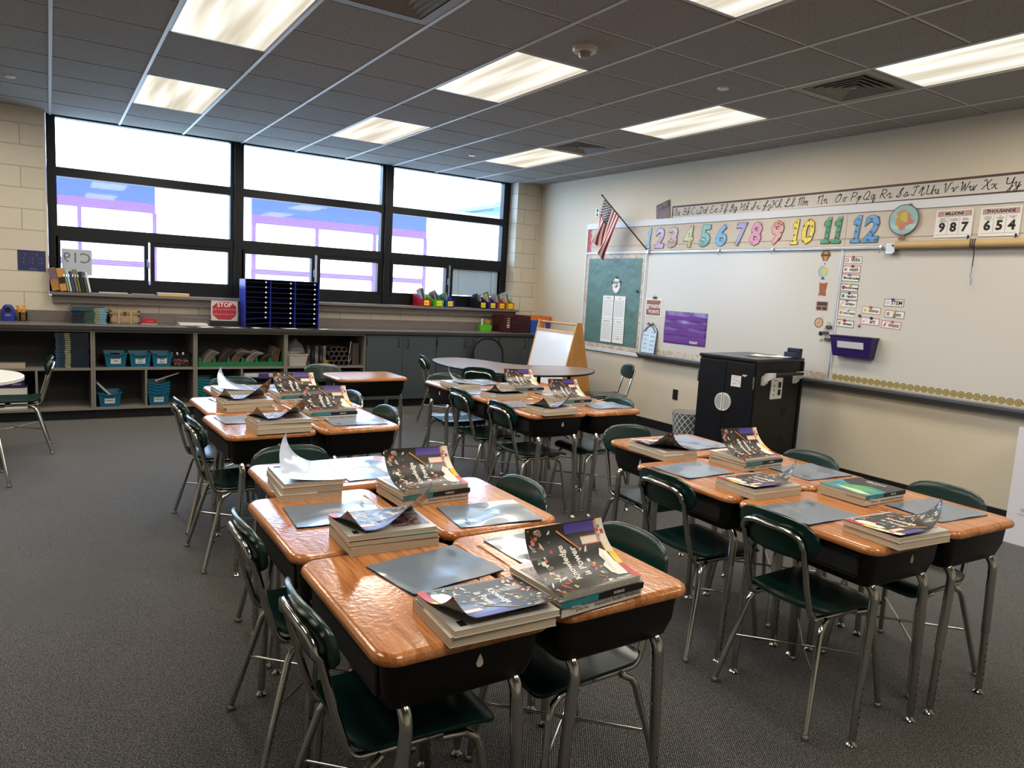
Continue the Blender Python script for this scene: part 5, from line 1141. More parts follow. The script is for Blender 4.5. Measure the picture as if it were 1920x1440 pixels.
b.add([(0, 0, .0019), (.016, 0, .0019), (.016, HB, .0019), (0, HB, .0019)], [(0, 1, 2, 3)], 1)
LP = [1262, 1280, 1296, 1311, 1331, 1349, 1367, 1388, 1409, 1430, 1448, 1472, 1497, 1533, 1567, 1595, 1620, 1650, 1682, 1710, 1737, 1769, 1801, 1843, 1885]
def ray_y(px): 
    r = _r; v = (px - 960, (392 - (px - 1260) * .084) - 720, 1356.95); d = [r[0][i] * v[0] + r[1][i] * v[1] + r[2][i] * v[2] for i in range(3)]; return d[1] / d[0] * XB
for ch, px in zip('ABCDEFGHIJKLMNOPQRSTUVWXY', LP):
    x = 6.088 - ray_y(px); cursive(b, ch + ch.lower(), x - .012, .045 + sl(x), .0118, .0068, .0022, 3)
b.build('strip', [mat('banner_paper', '#d0cac2', .75, vary=(3, .05)), mat('banner_brown', '#54403c', .6, vary=(60, .3)), mat('rule_grey', '#a7a3a4', .7), INK], t)
t = thing('title_card', 'tilted brownish card at the left end of the alphabet banner', 'card', M=FR(6.225, 2.487, -.012) @ Matrix.Rotation(.20, 4, 'Z'))
MB().prism([(-.115, -.10), (.095, -.115), (.115, .11), (-.10, .095)], 0, .004, 0).build('card', mat('card_mauve', '#7c6c70', .6, vary=(14, .3)), t)
b = MB(); cursive(b, 'Ceck', -.075, .03, .0105, .006, .0045); b.build('lettering', INK, t)
b = MB(); b.prism([(-.106, -.092), (.088, -.105), (.092, -.098), (-.10, -.085)], .004, .0046); b.prism([(.09, .098), (-.095, .086), (-.096, .092), (.09, .104)], .004, .0046); b.build('dark_edges', mat('card_dark', '#4a3f42', .6), t)
# flag, outlet, bracket
t = thing('wall_outlet', 'white wall outlet high up near the flag', 'outlet', M=FR(7.415, 2.545, -.019)); MB().box(-.04, .04, -.058, .058, 0, .006, .003).build('plate', WHITEP, t)
for z in (.026, -.026): MB().prism(circ(.021, 14, 0, z, .9, 1), .006, .0066).build('socket', BLACK, t)
o = slab('blank_plate', 7.205, 7.14, 2.50, 2.60, mat('plate_beige', '#a99f88', .5), 'beige blank cover plate behind the flag pole', 'cover plate', -.019, -.012)
t = thing('black_outlet', 'black wall outlet low on the wall left of the cart', 'outlet', M=FR(5.80, .445, -.019)); MB().box(-.038, .038, -.058, .058, 0, .006, .003).build('plate', BLACK, t)
for z in (.026, -.026): MB().prism(circ(.021, 14, 0, z, .9, 1), .006, .0068).build('socket', mat('outlet_face', '#222226', .4), t)
t = thing('classroom_flag', 'small American flag on a slanted black pole over the bulletin board', 'flag', (0, 0, 0))
fb = Vector((5.865, 6.375, 2.045)); ft = Vector((5.58, 6.93, 2.685))
MB().cyl(fb, ft, .0075, 10).build('pole', BLACK, t, smooth=50); MB().ball(ft, .013, 10).build('pole_tip', BLACK, t, smooth=60)
MB().box(5.855, 5.895, 6.355, 6.395, 2.015, 2.06, .004).build('bracket', ALU, t)
pd = (ft - fb).normalized(); FLW = .52; FLH = .30
def fcloth(u, v, off=0):          # u along the pole from the tip, v down the hanging cloth
    p = ft - pd * (.045 + .30 * u)
    q = p + Vector((.035 * math.sin(11 * u + 2.5 * v) * v - .02 * u * v, (.15 + .09 * u) * v + .015 * math.sin(6 * v + 9 * u) * v, -(.44 + .06 * u) * v - .02 * v * math.sin(7 * u)))
    return q + Vector((-1, 0, 0)) * off
b = MB(); NU, NV = 39, 26; me = []
for j in range(NV):
    for i in range(NU):
        u0, u1, v0, v1 = i / NU, (i + 1) / NU, j / NV, (j + 1) / NV
        canton = u0 < 7 / 13 and v0 < .42
        mi = 2 if canton else (0 if int(u0 * 13) % 2 == 0 else 1)
        b.add([fcloth(u0, v0), fcloth(u1, v0), fcloth(u1, v1), fcloth(u0, v1)], [(0, 1, 2, 3)], mi)
for r in range(9):
    for c in range(6 if r % 2 == 0 else 5):
        u = (.03 + r * .0575); v = .035 + c * .068 + (.034 if r % 2 else 0)
        st = star(.0115, 5); 
        for sgn in (1, -1): b.add([fcloth(u + x / .30, v + y / FLW, .0012 * sgn) for x, y in st], [tuple(range(10))], 1)
b.build('cloth', [mat('flag_red', '#8e2338', .7), mat('flag_white', '#d9d3d2', .7), mat('flag_blue', '#26304e', .7)], t, smooth=50)
# subject cards and magnets on the right whiteboard
CARDS = [('WIN', 3.897, 1.898, '#8d8d95', '#c05a62'), ('math', 3.902, 1.818, '#b03a4a', '#7a7f88'), ('social studies', 3.903, 1.744, '#55606e', '#3a3a40'), ('lunch/recess', 3.904, 1.660, '#3a4a6a', '#a0202e'), ('reading', 3.899, 1.586, '#4a5a7a', '#3f7a4a'), ('writing', 3.901, 1.520, '#b58a8a', '#8a6a5a'), ('word study', 3.901, 1.440, '#b0aca6', '#c08a3a'), ('dismissal', 3.906, 1.346, '#4a5468', '#b08a3a'), ('chorus', 3.679, 1.473, '#b08a4a', '#d0b030'), ('art', 3.678, 1.381, '#b05a7a', '#6a7080'), ('STEM', 3.488, 1.546, '#7a6a8a', '#c07a8a'), ('gym', 3.472, 1.452, '#6a8a6a', '#b07a6a'), ('music', 3.489, 1.363, '#c0607a', '#b02a3a')]
MGC = ['#c86a52', '#9c2436', '#5f8f8c', '#d6cc4a', '#3a4458', '#4f8f94', '#d9d7d0', '#a02436', '#c8603a', '#1c1e24', '#20459c', '#d8b84a', '#d0707c']
MGN = ['coral', 'crimson', 'grey green', 'lemon', 'slate', 'teal', 'white', 'dark red', 'orange', 'black', 'bright blue', 'gold', 'pink']
for k, (tx, y, z, bc, ic) in enumerate(CARDS):
    a = -.05 if k not in (0, 1, 10) else .0
    t = thing('subject_card', 'small white %s card on the right whiteboard' % tx, 'card', M=FR(y - .083, z + .03, -.001) @ Matrix.Rotation(a, 4, 'Z')); t['group'] = 'subject cards'
    bm_ = mat('cardedge%d' % k, bc, .5)
    MB().box(-.085, .085, -.032, .032, 0, .001).build('border', bm_, t); MB().box(-.079, .079, -.026, .026, .001, .0014).build('card', PAPER, t)
    b = MB(); b.text(tx, .044 if len(tx) < 6 else .034 if len(tx) < 9 else .026, .022, -.001, .0019, 0, .0012, .1, xs=.92)
    ish = [circ(.017, 16), rrect(.026, .022, .005, 3), circ(.012, 12), circ(.017, 14), star(.02, 6, .6), [(-.016, -.014), (-.01, -.016), (.016, .012), (.011, .016)], circ(.015, 12), circ(.016, 8), star(.02, 5), [(-.018, 0), (-.006, -.014), (.018, .016), (-.005, -.004)], circ(.014, 12), rrect(.024, .03, .006, 3), [(-.014, -.014), (.002, -.016), (.014, .018), (.004, .016)]][k]
    b.prism([(x - .055, yy) for x, yy in ish], .0014, .0019, 1)
    if k in (0, 10): b.prism(circ(.009, 12, -.055, 0), .0019, .0021, 2)
    b.build('print', [INK, mat('icon%d' % k, ic, .5), PAPER], t)
    o = MB().lathe([(.001, .013), (.009, .012), (.0115, .008), (.0115, 0)], 14).build('magnet', mat('mg%d' % k, MGC[k], .3), smooth=40); o.matrix_world = FR(y - .083 - .012 * math.sin(k * 2.3), z + .058, .0015); tag(o, '%s round magnet holding the %s card' % (MGN[k], tx), 'magnet', 'round magnets')
for l, c, y, z, r in (('plum round magnet left of the art card', '#5a4a5e', 3.693, 1.454, .013), ('rose round magnet below the art card', '#b0606e', 3.687, 1.367, .013), ('black round magnet under the compass sticker', '#101114', 4.049, 1.273, .019), ('pale stone coloured round magnet below the black one', '#b9b3a2', 4.042, 1.22, .016)):
    o = MB().lathe([(.001, .013), (r * .8, .012), (r, .008), (r, 0)], 16).build('magnet', mat('mgx' + c, c, .3), smooth=40); o.matrix_world = FR(y, z, -.001); tag(o, l, 'magnet', 'round magnets')
for k, (y, z) in enumerate(((3.971, 1.335), (3.997, 1.28), (3.974, 1.224))):
    t = frame_thing('bulldog_clip', '%s black binder clip on the whiteboard above the purple bin' % ('topmost', 'middle', 'lowest')[k], 'clip', y, z, -.001, 'binder clips')
    MB().loft([[(-.027, -.012, 0), (.027, -.012, 0), (.027, -.012, .02), (-.027, -.012, .02)], [(-.027, .014, .007), (.027, .014, .007), (.027, .014, .012), (-.027, .014, .012)]]).build('body', BLACK, t)
    MB().tube([(-.012, .008, .012), (-.014, .036, .018), (-.006, .044, .02), (.006, .044, .02), (.014, .036, .018), (.012, .008, .012)], .0022, 6).build('wire_handle', CHROME, t, smooth=50)
# sticker column
t = frame_thing('balloon_sticker', 'small hot air balloon cutout at the top of the sticker column', 'cutout', 4.085, 1.965, -.001)
bp = [(.05 * math.cos(a), .045 * math.sin(a) + .01) for a in [PI * k / 14 for k in range(15)]] + [(-.02, -.045), (.02, -.045)]
MB().prism(bp, 0, .001, 0).prism([(x * .35, y * .96) for x, y in bp], .001, .0013, 1).prism([(-.049, .0), (.049, .0), (.045, .018), (-.045, .018)][::1], .0013, .0016, 2).prism(circ(.007, 8, .0, -.068), 0, .001, 2).build('paper', [mat('balloon_brown', '#8a5c3c', .5), mat('balloon_tan', '#c0905a', .5), mat('balloon_dark', '#4a3424', .5)], t)
t = frame_thing('globe_sticker', 'small pale globe cutout second in the sticker column', 'cutout', 4.09, 1.828, -.001)
b = MB(); b.prism(circ(.046, 24), 0, .001, 0); b.prism(circ(.030, 14, .012, .004), .001, .0014, 1); b.prism([(-.006, -.046), (.006, -.046), (.02, -.07), (-.02, -.07)][::-1][::-1], 0, .001, 2); b.ribbon([(.05 * math.cos(a), .05 * math.sin(a)) for a in [math.radians(q) for q in range(100, 281, 20)]], .005, .0012, 3); b.build('paper', [mat('sk1', '#9dbcc4', .5), mat('sk2', '#c9c25a', .5), mat('sk3', '#3a3a40', .5), mat('sk4', '#5f8fa8', .5)], t)
o = MB().prism(spline([(-.038, .062), (-.025, .052), (.025, .055), (.04, .06), (.036, .02), (.03, -.02), (.036, -.055), (.022, -.062), (-.02, -.056), (-.04, -.062), (-.034, -.02), (-.04, .02)][::-1], 3, True), 0, .0012).build('hide_sticker', mat('hide_brown', '#9c5a34', .6, vary=(30, .25))); o.matrix_world = FR(4.077, 1.672, -.001); tag(o, 'brown animal hide shaped cutout in the sticker column', 'cutout')
t = frame_thing('chest_sticker', 'small brown two drawer chest cutout in the sticker column', 'cutout', 4.068, 1.518, -.001)
b = MB(); b.box(-.06, .06, -.042, .042, 0, .001); b.box(-.052, .052, .004, .038, .001, .0014, mi=1); b.box(-.052, -.004, -.034, -.004, .001, .0014, mi=1); b.box(.004, .052, -.034, -.004, .001, .0014, mi=1); b.build('paper', [mat('chest_tan', '#b08a78', .5), mat('chest_dark', '#452a22', .5)], t)
t = frame_thing('compass_sticker', 'tan pocket compass cutout at the bottom of the sticker column', 'cutout', 4.082, 1.368, -.001)
b = MB(); b.prism(circ(.046, 24), 0, .001, 0); b.prism(circ(.037, 24), .001, .0014, 1); b.prism(circ(.016, 14, .034, .05), 0, .001, 2); b.prism([(-.014, -.016), (.004, .0), (.016, .016), (-.003, .003)], .0014, .0018, 0); b.build('paper', [mat('cp1', '#7a5638', .5), mat('cp2', '#c9a27a', .5), mat('cp3', '#c0bdb8', .5)], t)
# purple bin on the whiteboard
t = frame_thing('wall_bin', 'dark purple hanging bin with a blank white label on the whiteboard', 'bin', 3.69, 1.095, -.001)
PU = mat('bin_violet', '#2c1657', .35)
out = lambda s, d, z: [(-.2 * s, z, 0), (.2 * s, z, 0), (.2 * s, z, d), (-.2 * s, z, d)]
MB().loft([out(.86, .075, 0), out(.97, .105, .165), out(1.0, .112, .172), out(1.0, .112, .18), out(.95, .10, .18), out(.84, .07, .01)]).build('body', PU, t)
MB().add([(-.122, .075, .0925 + .0005), (.122, .075, .0925 + .0005), (.122, .132, .1032), (-.122, .132, .1032)], [(0, 1, 2, 3)]).build('label', mat('label_blank', '#c9cacf', .6), t)
# purple pocket chart, sign, arched list
t = frame_thing('pocket_chart', 'purple vinyl pocket chart on the left whiteboard', 'pocket chart', 6.04, 1.012, -.001)
b = MB(); PV = mat('violet_vinyl', '#6a4892', .28, coat=.3, bump=(7, .35, .03)); b.grid(20, 16, lambda u, v: (.632 * u, .362 * v, .002 + .006 * math.sin(5 * u + 4 * v) ** 2 * math.sin(PI * v))); b.build('sheet', PV, t, smooth=60)
b = MB()
for k in range(4): z = .02 + .083 * k; b.grid(16, 2, lambda u, v: (.01 + .612 * u, z + .045 * v, .0105 + .003 * math.sin(6 * u + k)))
b.build('clear_pockets', mat('violet_film', '#75489a', .1, coat=.5), t, smooth=60)
b = MB()
for x in (.012, .2, .4, .62): b.cyl((x, .352, .004), (x, .352, .012), .005, 8)
b.build('eyelets', STEEL, t)
b = MB(); b.text('TODAY', .035, .47, .035, .0165, 0, .002, .1); b.build('lettering', WHITEP, t)
t = frame_thing('ground_sign', 'square rust and white lettered sign clipped to the whiteboard', 'sign', 6.24, 1.395, -.001)
MB().box(-.136, .136, -.103, .103, 0, .004).build('card', PAPER, t)
b = MB(); b.box(-.118, .112, -.083, .088, .004, .0046, mi=0); b.text('ground', .078, 0, .026, .0052, 1, .0015); b.text('POINTS', .05, .01, -.045, .0052, 1, .001); b.text('our common', .02, 0, .075, .0052, 2)
for a0, a1, c0, c1 in ((-.12, .12, .085, .089), (-.12, .12, -.089, -.085), (-.12, -.116, -.085, .085), (.112, .116, -.085, .085)): b.box(a0, a1, c0, c1, .0045, .005, mi=2)
b.build('print', [mat('sign_rust', '#8f5a50', .6, vary=(40, .3)), PAPER, mat('rust_pale', '#c9a29a', .6)], t)
t2 = frame_thing('bulldog_clip', 'binder clip holding the rust lettered sign', 'clip', 6.225, 1.515, .004, 'binder clips'); MB().box(-.026, .026, -.014, .008, 0, .014, .003).build('body', BLACK, t2); MB().tube([(-.012, .004, .008), (-.013, .03, .012), (.013, .03, .012), (.012, .004, .008)], .002, 6).build('wire_handle', CHROME, t2, smooth=50)
t = frame_thing('arched_board', 'arched pale blue list board with a ribbon bow leaning on the tray', 'board', 6.25, .864, .03); t.rotation_euler = t.rotation_euler
AW, AH = .118, .335
arch = [(-AW, 0), (AW, 0), (AW, AH - .09)] + [(AW * math.cos(a), AH - .09 + .085 * math.sin(a)) for a in [PI * k / 12 for k in range(1, 12)]] + [(-AW, AH - .09)]
Ml = Matrix.Rotation(-.10, 4, 'X')
MB().prism(arch, 0, .012, 0, Ml).build('back_board', mat('arch_edge', '#50545e', .5), t)
MB().prism([(x * .93, .008 + y * .965) for x, y in arch], .012, .0126, 0, Ml).build('list_sheet', mat('pale_blue_sheet', '#c4d8ea', .5), t)
b = MB()
for k, s in enumerate(('jobs', 'line leader', 'door', 'lights', 'papers')):
    b.text(s, .022, -.055, AH - .075 - k * .05, .0132, 0, .0003, M=Ml); b.text(('names', 'student', 'student', 'student', 'student')[k], .022, .055, AH - .085 - k * .05, .0132, 0, .0003, M=Ml)
b.build('print', GREYINK, t)
b = MB()
for s in (-1, 1): b.tube([Ml @ Vector(p) for p in ((0, AH - .005, .018), (s * .04, AH + .02, .024), (s * .055, AH + .005, .022), (0, AH - .006, .018), (s * .05, AH - .035, .018), (s * .095, AH - .085, .016))], .006, 6)
b.build('ribbon_bow', mat('ribbon_brown', '#5a3238', .6), t, smooth=60)
# printed border and coin border along the tray
t = frame_thing('border_strip', 'map print border strip along the bottom of the left whiteboard', 'border', 6.17, .866, -.001)
MB().box(0, 2.23, 0, .058, 0, .001).build('strip', STONEP, t)
t = frame_thing('coin_border', 'scalloped gold coin border strip along the bottom of the right whiteboard', 'border', 3.895, .865, -.001)
b = MB(); b.box(0, 2.6, 0, .02, 0, .001, mi=1)
for k in range(46):
    c = (.032 + k * .0565, .036); b.prism(circ(.027, 18, *c), .0, .0014, 0); b.prism(circ(.020, 14, *c), .0014, .0018, 2); b.prism(star(.010, 6, .6, *c, a0=k), .0018, .0021, 0)
b.build('strip', [mat('coin_gold', '#8a7a48', .45, vary=(200, .3)), mat('strip_cream', '#c9c3ae', .6), mat('coin_light', '#a8985e', .45, vary=(200, .3))], t)
# ------------------------------------------------------------------ books, planners and folders on the desks
PWd, PHt = .215, .275
COVD = mat('cover_black', '#1d1917', .38, coat=.12); COVIN = mat('cover_inside', '#d9d9de', .3, coat=.2); COVB = speckle('cover_back_print', '#24201e', ['#d9d6d0', '#8a8a90', '#d9b52e', '#4f8a84', '#b0303c', '#d9d6d0', '#3f6a4a', '#4a3a8f'], 62, .26, .28, .3)
COVSHEEN = mat('cover_painted_sheen', '#b9c2d6', .14, coat=.5)  # bluish white paints the window's reflection onto the dark glossy cover
ART = [COVD, mat('art_white', '#d9d6d0', .4), mat('art_yellow', '#d9b52e', .4), mat('art_orange', '#c8792e', .4), mat('art_teal', '#4f8a84', .4), mat('art_green', '#3f6a4a', .4), mat('art_red', '#b0303c', .4), mat('art_violet', '#4a3a8f', .4), mat('art_cream', '#d8cdbb', .4), mat('art_grey', '#7d7d86', .4), mat('art_pink', '#c97f86', .4)]
def cover_surface(theta, pw=1.25):
    """returns f(s, t) -> point; s 0..1 from the binding, t 0..1 from the bottom of the page"""
    def f(s, t, off=0):
        th = math.radians(theta(t)); n = 14; x = z = 0; a = 0
        for k in range(n):
            q = s * (k + .5) / n; a = th * q ** pw; x += math.cos(a) * s / n; z += math.sin(a) * s / n
        a = th * s ** pw
        return Vector((-PWd / 2 + PWd * x - math.sin(a) * off, -PHt / 2 + PHt * t, PWd * z + math.cos(a) * off + .0015))
    return f
def cover_art(b, f, seed, pale=False):
    rnd = random.Random(seed); N = 18
    b.grid(N, N, lambda u, v: f(u, v, .0006))
    if pale: return
    m3 = lambda z: (lambda p: f(min(max(p[0], 0), 1), min(max(p[1], 0), 1), z))
    def poly(pts, mi, z=.0011, sub=False):
        vs = [m3(z)((x, y)) for x, y in pts]; b.add(vs, [tuple(range(len(vs)))], mi)
    def rect(s0, s1, t0, t1, mi, z=.0010):
        n = 6; b.grid(n, n, lambda u, v: f(s0 + (s1 - s0) * u, t0 + (t1 - t0) * v, z), mi)
    rect(.0, .34, .0, .075, 6); rect(.34, .55, .0, .075, 2); rect(.55, 1, .0, .085, 8); rect(.80, .86, .02, .065, 6, .0014); rect(.55, 1, .085, .10, 2)
    rect(.86, .985, .12, .52, 7); rect(.70, .80, .13, .34, 8); rect(.69, .705, .13, .34, 6, .0013); rect(.80, .81, .13, .34, 6, .0013); rect(.70, .985, .10, .125, 10)
    poly([(.12, .09), (.22, .075), (.4, .085), (.56, .10), (.62, .16), (.52, .21), (.42, .19), (.36, .25), (.22, .24), (.14, .20)], 1, .0013)
    for k in range(3): poly([(.2 + .1 * k, .10), (.205 + .1 * k, .10), (.23 + .1 * k, .2), (.225 + .1 * k, .2)], 9, .0016)
    tx = [(v[0], v[1]) for v in []]
    for body, s0, t0, sz in (('Knowledge', .42, .50, .105), ('is Power', .27, .52, .115)):
        vs, fs = text_mesh(body, sz, .003); 
        # reading direction runs down the page edge as on the real cover
        b.add([m3(.0014)((s0 + y * 1.28, .96 - (x + .27) * 1.0 - .1)) for x, y in vs] if False else [m3(.0014)((.48 + (x * 1.25) * .86, (.625 if body[0] == 'K' else .485) + y * .98)) for x, y in vs], fs, 1)
    poly([(.64, .40), (.66, .39), (.93, .62), (.91, .63)][::1], 3, .0013)
    for k in range(190):
        s, t = rnd.uniform(.03, .97), rnd.uniform(.05, .97)
        if (.03 < s < .97 and .43 < t < .72) or (t < .27 and .1 < s < .64) or (s > .66 and .1 < t < .54): continue
        q = rnd.random(); r = rnd.uniform(.016, .040); rot = rnd.uniform(0, 6.3); A = PWd / PHt
        if q < .25: pts = [(x, y * A) for x, y in star(r, 5, .45, a0=rot)]; mi = rnd.choice((2, 2, 3, 1))
        elif q < .5: pts = [(r * 1.6 * math.cos(a) * math.cos(rot) - r * .35 * math.sin(a) * math.sin(rot), (r * 1.6 * math.cos(a) * math.sin(rot) + r * .35 * math.sin(a) * math.cos(rot)) * A) for a in [2 * PI * i / 8 for i in range(8)]]; mi = rnd.choice((1, 1, 3, 6, 8))
        elif q < .75: pts = [(x, y * A) for x, y in circ(r * .9, 10)]; mi = rnd.choice((4, 5, 4, 9, 10, 6))
        else: pts = [(x * math.cos(rot) - y * math.sin(rot), (x * math.sin(rot) + y * math.cos(rot)) * A) for x, y in ((-r * 1.2, -r * .4), (r * 1.2, -r * .4), (r * 1.0, r * .3), (-r * .4, r * .7))]; mi = rnd.choice((1, 9, 3, 4, 8, 1))
        poly([(s + x, t + y) for x, y in pts], mi, .0010 + k * 2e-6)
PHOTO = cellprint('photo_print', ['#1c1414', '#3a2a2a', '#6a4a48', '#b0a8a4', '#7a2430', '#2a3050'], 60, .35)
def planner_proto(theta, seed, pale=False, pw=1.25):
    t = thing('planner', '', 'planner'); h = .0145
    MB().box(-PWd / 2, PWd / 2, -PHt / 2, PHt / 2, 0, .0012).build('back_cover', COVIN, t)
    MB().box(-PWd / 2 + .004, PWd / 2 - .002, -PHt / 2 + .002, PHt / 2 - .002, .0012, h).build('pages', PAGES, t)
    b = MB(); b.box(-PWd / 2 + .004, PWd / 2 - .001, -PHt / 2 + .001, PHt / 2 - .001, h, h + .0005)
    b.box(-PWd * .18, PWd * .34, PHt * .04, PHt * .46, h + .0005, h + .0009, mi=1); b.box(-PWd / 2 + .004, -PWd * .3, -PHt * .49, -PHt * .32, h + .0005, h + .0009, mi=2)
    b.text('2025\nPlanner', .016, .01, -PHt * .28, h + .0011, 3, .0005, lh=.9); b.text('nwea', .016, PWd * .36, -PHt * .38, h + .0011, 3, .001) if False else b.box(PWd * .30, PWd * .42, -PHt * .42, -PHt * .36, h + .0005, h + .001, mi=3)
    for k in range(7): b.box(PWd * .06 + .004 * k, PWd * .06 + .004 * k + .0014, -PHt * .22, -PHt * .02, h + .0005, h + .0009, mi=4)
    b.build('title_page', [mat('page_white', '#dcd9d4', .35, coat=.2), PHOTO, ART[2], INK, GREYINK], t)
    f0 = cover_surface(theta, pw); f = lambda s, tt, off=0: f0(s, tt, off) + Vector((0, 0, h))
    MB().grid(18, 18, lambda u, v: f(u, v, 0)).build('cover_inside', COVSHEEN if pale else COVB, t, smooth=60)
    b = MB(); cover_art(b, f, seed, pale); b.build('cover', ([COVSHEEN] if pale else ART), t, smooth=60)
    b = MB(); n = 46; pts = []
    for k in range(n * 6 + 1):
        a = 2 * PI * k / 6; pts.append((-PWd / 2 + .002 + .0085 * math.cos(a), -PHt / 2 + .006 + (PHt - .012) * k / (n * 6), h * .55 + .0095 * math.sin(a)))
    b.tube(pts, .0011, 4); b.build('spiral_binding', mat('spiral_wire', '#c9c8c4', .35, .6), t, smooth=60)
    return t
def flat_book_proto(name, h, cover, art, spine_text, wavy=0):
    t = thing(name, '', 'book'); c = .0009
    b = MB(); b.box(-PWd / 2, PWd / 2, -PHt / 2, PHt / 2, 0, c, 0); b.box(-PWd / 2, PWd / 2, -PHt / 2, PHt / 2, h - c, h, 0); b.box(-PWd / 2, -PWd / 2 + c, -PHt / 2, PHt / 2, 0, h, 0); b.build('cover', cover, t)
    MB().box(-PWd / 2 + c, PWd / 2 - .0015, -PHt / 2 + .001, PHt / 2 - .001, c, h - c).build('pages', PAGES, t)
    b = MB(); art(b, h); b.build('cover_art', [mat('art_sea', '#2f7f86', .3, vary=(18, .6)), mat('art_leaf', '#4f9a5a', .3, vary=(30, .5)), mat('art_sand', '#c9cfa0', .35), WHITEP, INK, mat('art_photo_grey', '#57544f', .4, vary=(50, .6)), mat('art_paper', '#c2bcae', .5, vary=(60, .25))], t)
    if spine_text:
        M = Matrix(((0, 0, -1, -PWd / 2 - .0003), (-1, 0, 0, 0), (0, 1, 0, h * .5), (0, 0, 0, 1)))
        MB().text(spine_text[0], h * .55, .05, 0, 0, 0, .0002, M=M, ax='CENTER').text(spine_text[1], h * .45, -.07, 0, 0, 0, .0001, M=M).build('spine_text', spine_text[2], t)
    return t
def art_work(b, h):
    z = h + .0003
    b.box(-PWd / 2, -PWd * .1, PHt * .10, PHt / 2, h, z, mi=5); b.box(-PWd / 2, PWd * .3, -PHt / 2, PHt * .10, h, z, mi=6); b.box(-PWd / 2 + .005, -PWd / 2 + .06, -.01, .004, z, z + .0003, mi=4)
    b.text('I AM', .045, -PWd / 2 + .035, PHt * .34, z + .0004, 3, .001, rot=0); b.text('US &\nME', .04, -PWd / 2 + .05, PHt * .22, z + .0004, 3, .001)
    b.box(-PWd / 2, -PWd / 2 + .06, -PHt / 2, -PHt / 2 + .05, z, z + .0003, mi=5); b.text('Notebook', .02, -PWd / 2 + .045, -PHt / 2 + .02, z + .0005, 3, .0005)
def art_text(b, h):
    z = h + .0003
    n = 10; w, l = PWd, PHt
    b.prism([(-w / 2, -.0), (-w * .1, -.03), (w * .2, .02), (w / 2, -.02), (w / 2, l / 2), (-w / 2, l / 2)], h, z, 0)
    b.prism([(-w * .45, .04), (-w * .1, -.01), (w * .1, .01), (w * .25, .06), (-.0, .09), (-w * .3, .075)], z, z + .0003, 1)
    b.prism([(-w * .5, .10), (-w * .2, .075), (w * .3, .085), (w * .1, .105), (-w * .3, .12)], z, z + .0004, 2)
    b.text('STUDIES', .024, .0, -PHt * .36, z + .0005, 3, .0008); b.text('grade 5', .014, .0, -PHt * .25, z + .0004, 3)
    b.box(-w / 2 - .0004, -w / 2 + .0, .02, l / 2, .001, h - .001, mi=0)
WBK = flat_book_proto('workbook', .024, mat('workbook_cover', '#cfcabf', .4), art_work, ('Interactive Student Notebook', 'grade five', INK))
TBK = flat_book_proto('textbook', .017, mat('textbook_black', '#15181b', .3), art_text, ('SCIENCE', 'five', WHITEP))
PL = {'up': planner_proto(lambda t: 72 + 12 * t, 3), 'low': planner_proto(lambda t: 11 + 34 * max(0, 1 - t * 5) ** 2 + 3 * t, 11), 'leaf': planner_proto(lambda t: 5 + 62 * max(0, (t - .35) / .65) ** 1.2 + 30 * max(0, 1 - t * 6), 19, False, .8),
      'pale': planner_proto(lambda t: 78 * (1 - t) ** 1.6 + 13, 23, True), 'flap': planner_proto(lambda t: 7 + 62 * max(0, (t - .55) / .45) ** 1.6, 31)}
PN = {'up': 'cover curled high', 'low': 'cover lifting slightly', 'leaf': 'cover corner rising', 'pale': 'sheen painted cover curling', 'flap': 'cover corner folded'}
pfirst = {}
def put(protokey, proto, loc, deg, lbl, grp):
    if protokey not in pfirst:
        pfirst[protokey] = 1; proto.location = loc; proto.rotation_euler = (0, 0, math.radians(deg)); proto['label'] = lbl; proto['group'] = grp; return proto
    return dup(proto, loc, math.radians(deg), lbl, grp)
FILM = mat('folder_film', '#66717e', .2, coat=.3, bump=(5, .3, .012), vary=(7, .10)); FBL = mat('folder_blue', '#1f3a66', .4); FILM2 = mat('folder_film_pale', '#8390a4', .2, coat=.35, bump=(5, .3, .01))
def folder_proto(film, seed):
    rnd = random.Random(seed); t = thing('folder', '', 'folder'); w, h = .235, .305
    ph = [rnd.uniform(0, 6) for _ in range(6)]
    g = lambda u, v: (.0032 + .0022 * math.sin(5 * u + ph[0] + 3 * v) * math.sin(PI * u) + .0018 * math.sin(7 * v + ph[1]) * math.sin(PI * v) + .003 * (u * (1 - v)) ** 3)
    MB().prism(rrect(w, h, .006, 2), 0, .0014, 0).build('back_cover', FBL, t)
    b = MB(); b.grid(16, 20, lambda u, v: ((u - .5) * (w - .002), (v - .5) * (h - .002), max(.0016, g(u, v)))); b.build('front_cover', film, t, smooth=60)
    b = MB(); b.text('NAME', .016, -.07, .11, .0072, 0, .0006); b.text('take home', .011, -.07, .095, .0072, 0); b.build('printed_label', mat('folder_ink', '#2a3038', .5), t)
    return t
FO = [folder_proto(FILM, 1), folder_proto(FILM, 2), folder_proto(FILM2, 3)]
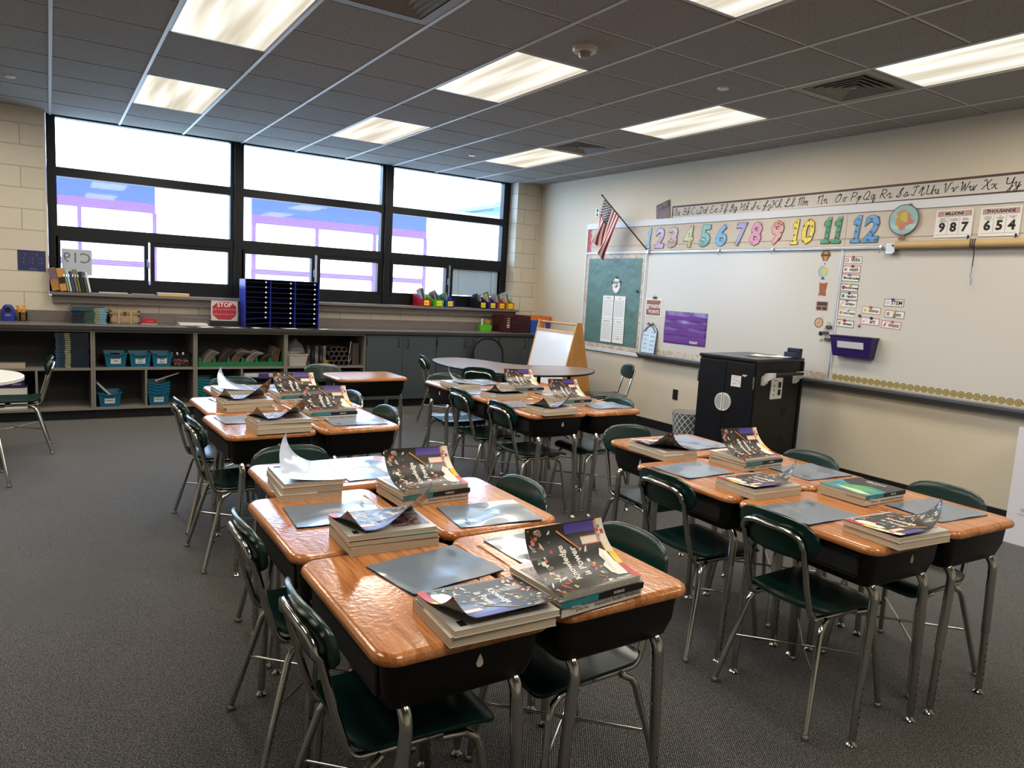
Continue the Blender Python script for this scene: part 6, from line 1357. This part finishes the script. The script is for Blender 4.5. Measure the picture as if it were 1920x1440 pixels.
# desk key: (stack x, y, jitter deg, planner kind, books below) and (folder x, y, jitter deg, folder kind)
ITEMS = {
 'AFL': ((.862, 1.395, -2, 'low', 'W'), (.885, 1.715, 10, 0)), 'AFR': ((1.145, 1.425, 3, 'up', 'WT'), (1.275, 1.745, 2, 1)), 'AML': ((.842, 2.00, -3, 'leaf', 'WT'), (.795, 2.285, -4, 0)),
 'AMR': ((1.155, 2.375, 4, 'up', 'WT'), (1.275, 2.085, -6, 1)), 'AH': ((.785, 2.605, -2, 'pale', 'W'), (1.085, 2.80, 2, 1)),
 'EFL': ((2.475, 1.325, -2, 'flap', 'W'), (2.425, 1.635, 1, 1)), 'EFR': ((2.865, 1.70, 0, None, 'WT'), (2.97, 1.44, -3, 0)), 'EML': ((2.50, 1.93, -2, 'flap', 'W'), (2.49, 2.29, 3, 2)),
 'EMR': ((2.84, 2.285, 2, 'up', 'WT'), (3.03, 2.055, -2, 0)), 'EH': ((2.605, 2.61, -2, 'pale2', 'W'), (2.97, 2.75, 2, 2)),
 'BFL': ((.985, 3.735, 0, 'leaf', 'W'), (.90, 4.035, 2, 2)), 'BFR': ((1.33, 4.02, 2, 'up', 'WT'), (1.43, 3.83, -4, 2)), 'BML': ((.955, 4.375, 0, 'leaf', 'W'), (.99, 4.68, 8, 2)),
 'BMR': ((1.33, 4.64, 3, 'up', 'WT'), (1.47, 4.42, -5, 2)), 'BH': ((1.0, 4.95, 0, 'pale', 'W'), (1.26, 5.13, 2, 2)),
 'CFL': ((2.765, 3.80, 0, 'leaf', 'W'), (2.70, 4.12, 3, 2)), 'CFR': ((3.08, 4.07, 2, 'up', 'WT'), (3.32, 3.92, -2, 2)), 'CML': ((2.78, 4.42, 0, 'low', 'W'), (2.70, 4.70, 2, 2)),
 'CMR': ((3.08, 4.66, 2, 'up', 'WT'), (3.30, 4.52, 0, 2)), 'CH': ((2.71, 4.97, 0, 'pale', 'W'), (3.02, 5.17, 2, 2))}
for key, ((sx, sy, sj, pk, bl), (fx, fy, fj, fk)) in ITEMS.items():
    c = CL[key[0]][0]; where = '%s desk of the %s cluster' % (POSN[key[1:]], c); ang = DESK[key][2]
    z = ZT + .0006
    put('f%d' % fk, FO[fk], (fx, fy, z), ang + fj, 'thin glossy grey blue plastic folder on the %s' % where, 'plastic folders on the desks')
    put('W', WBK, (sx + random.uniform(-.006, .006), sy + random.uniform(-.006, .006), z), ang + sj + random.uniform(-3, 3), 'bottom workbook of the stack on the %s' % where, 'workbooks under the planners'); z += .0247
    if 'T' in bl:
        put('T', TBK, (sx + .004, sy - .004, z), ang + sj + random.uniform(-2, 2), ('dark textbook lying uncovered on the %s' if pk is None else 'dark textbook in the stack on the %s') % where, 'textbooks in the stacks'); z += .0177
    else:
        put('W', WBK, (sx - .003, sy + .004, z - .0) if False else (sx - .003, sy + .004, z), ang + sj + random.uniform(-2, 2), 'second workbook up in the stack on the %s' % where, 'workbooks under the planners') if key in ('AH', 'BFL', 'BML') else None
        if key in ('AH', 'BFL', 'BML'): z += .0247
    if pk:
        kk = {'pale2': 'flap'}.get(pk, pk)
        put('p' + kk, PL[kk], (sx, sy, z), ang + sj, 'planner with %s on the %s' % (PN[kk], where), 'spiral planners on the stacks')
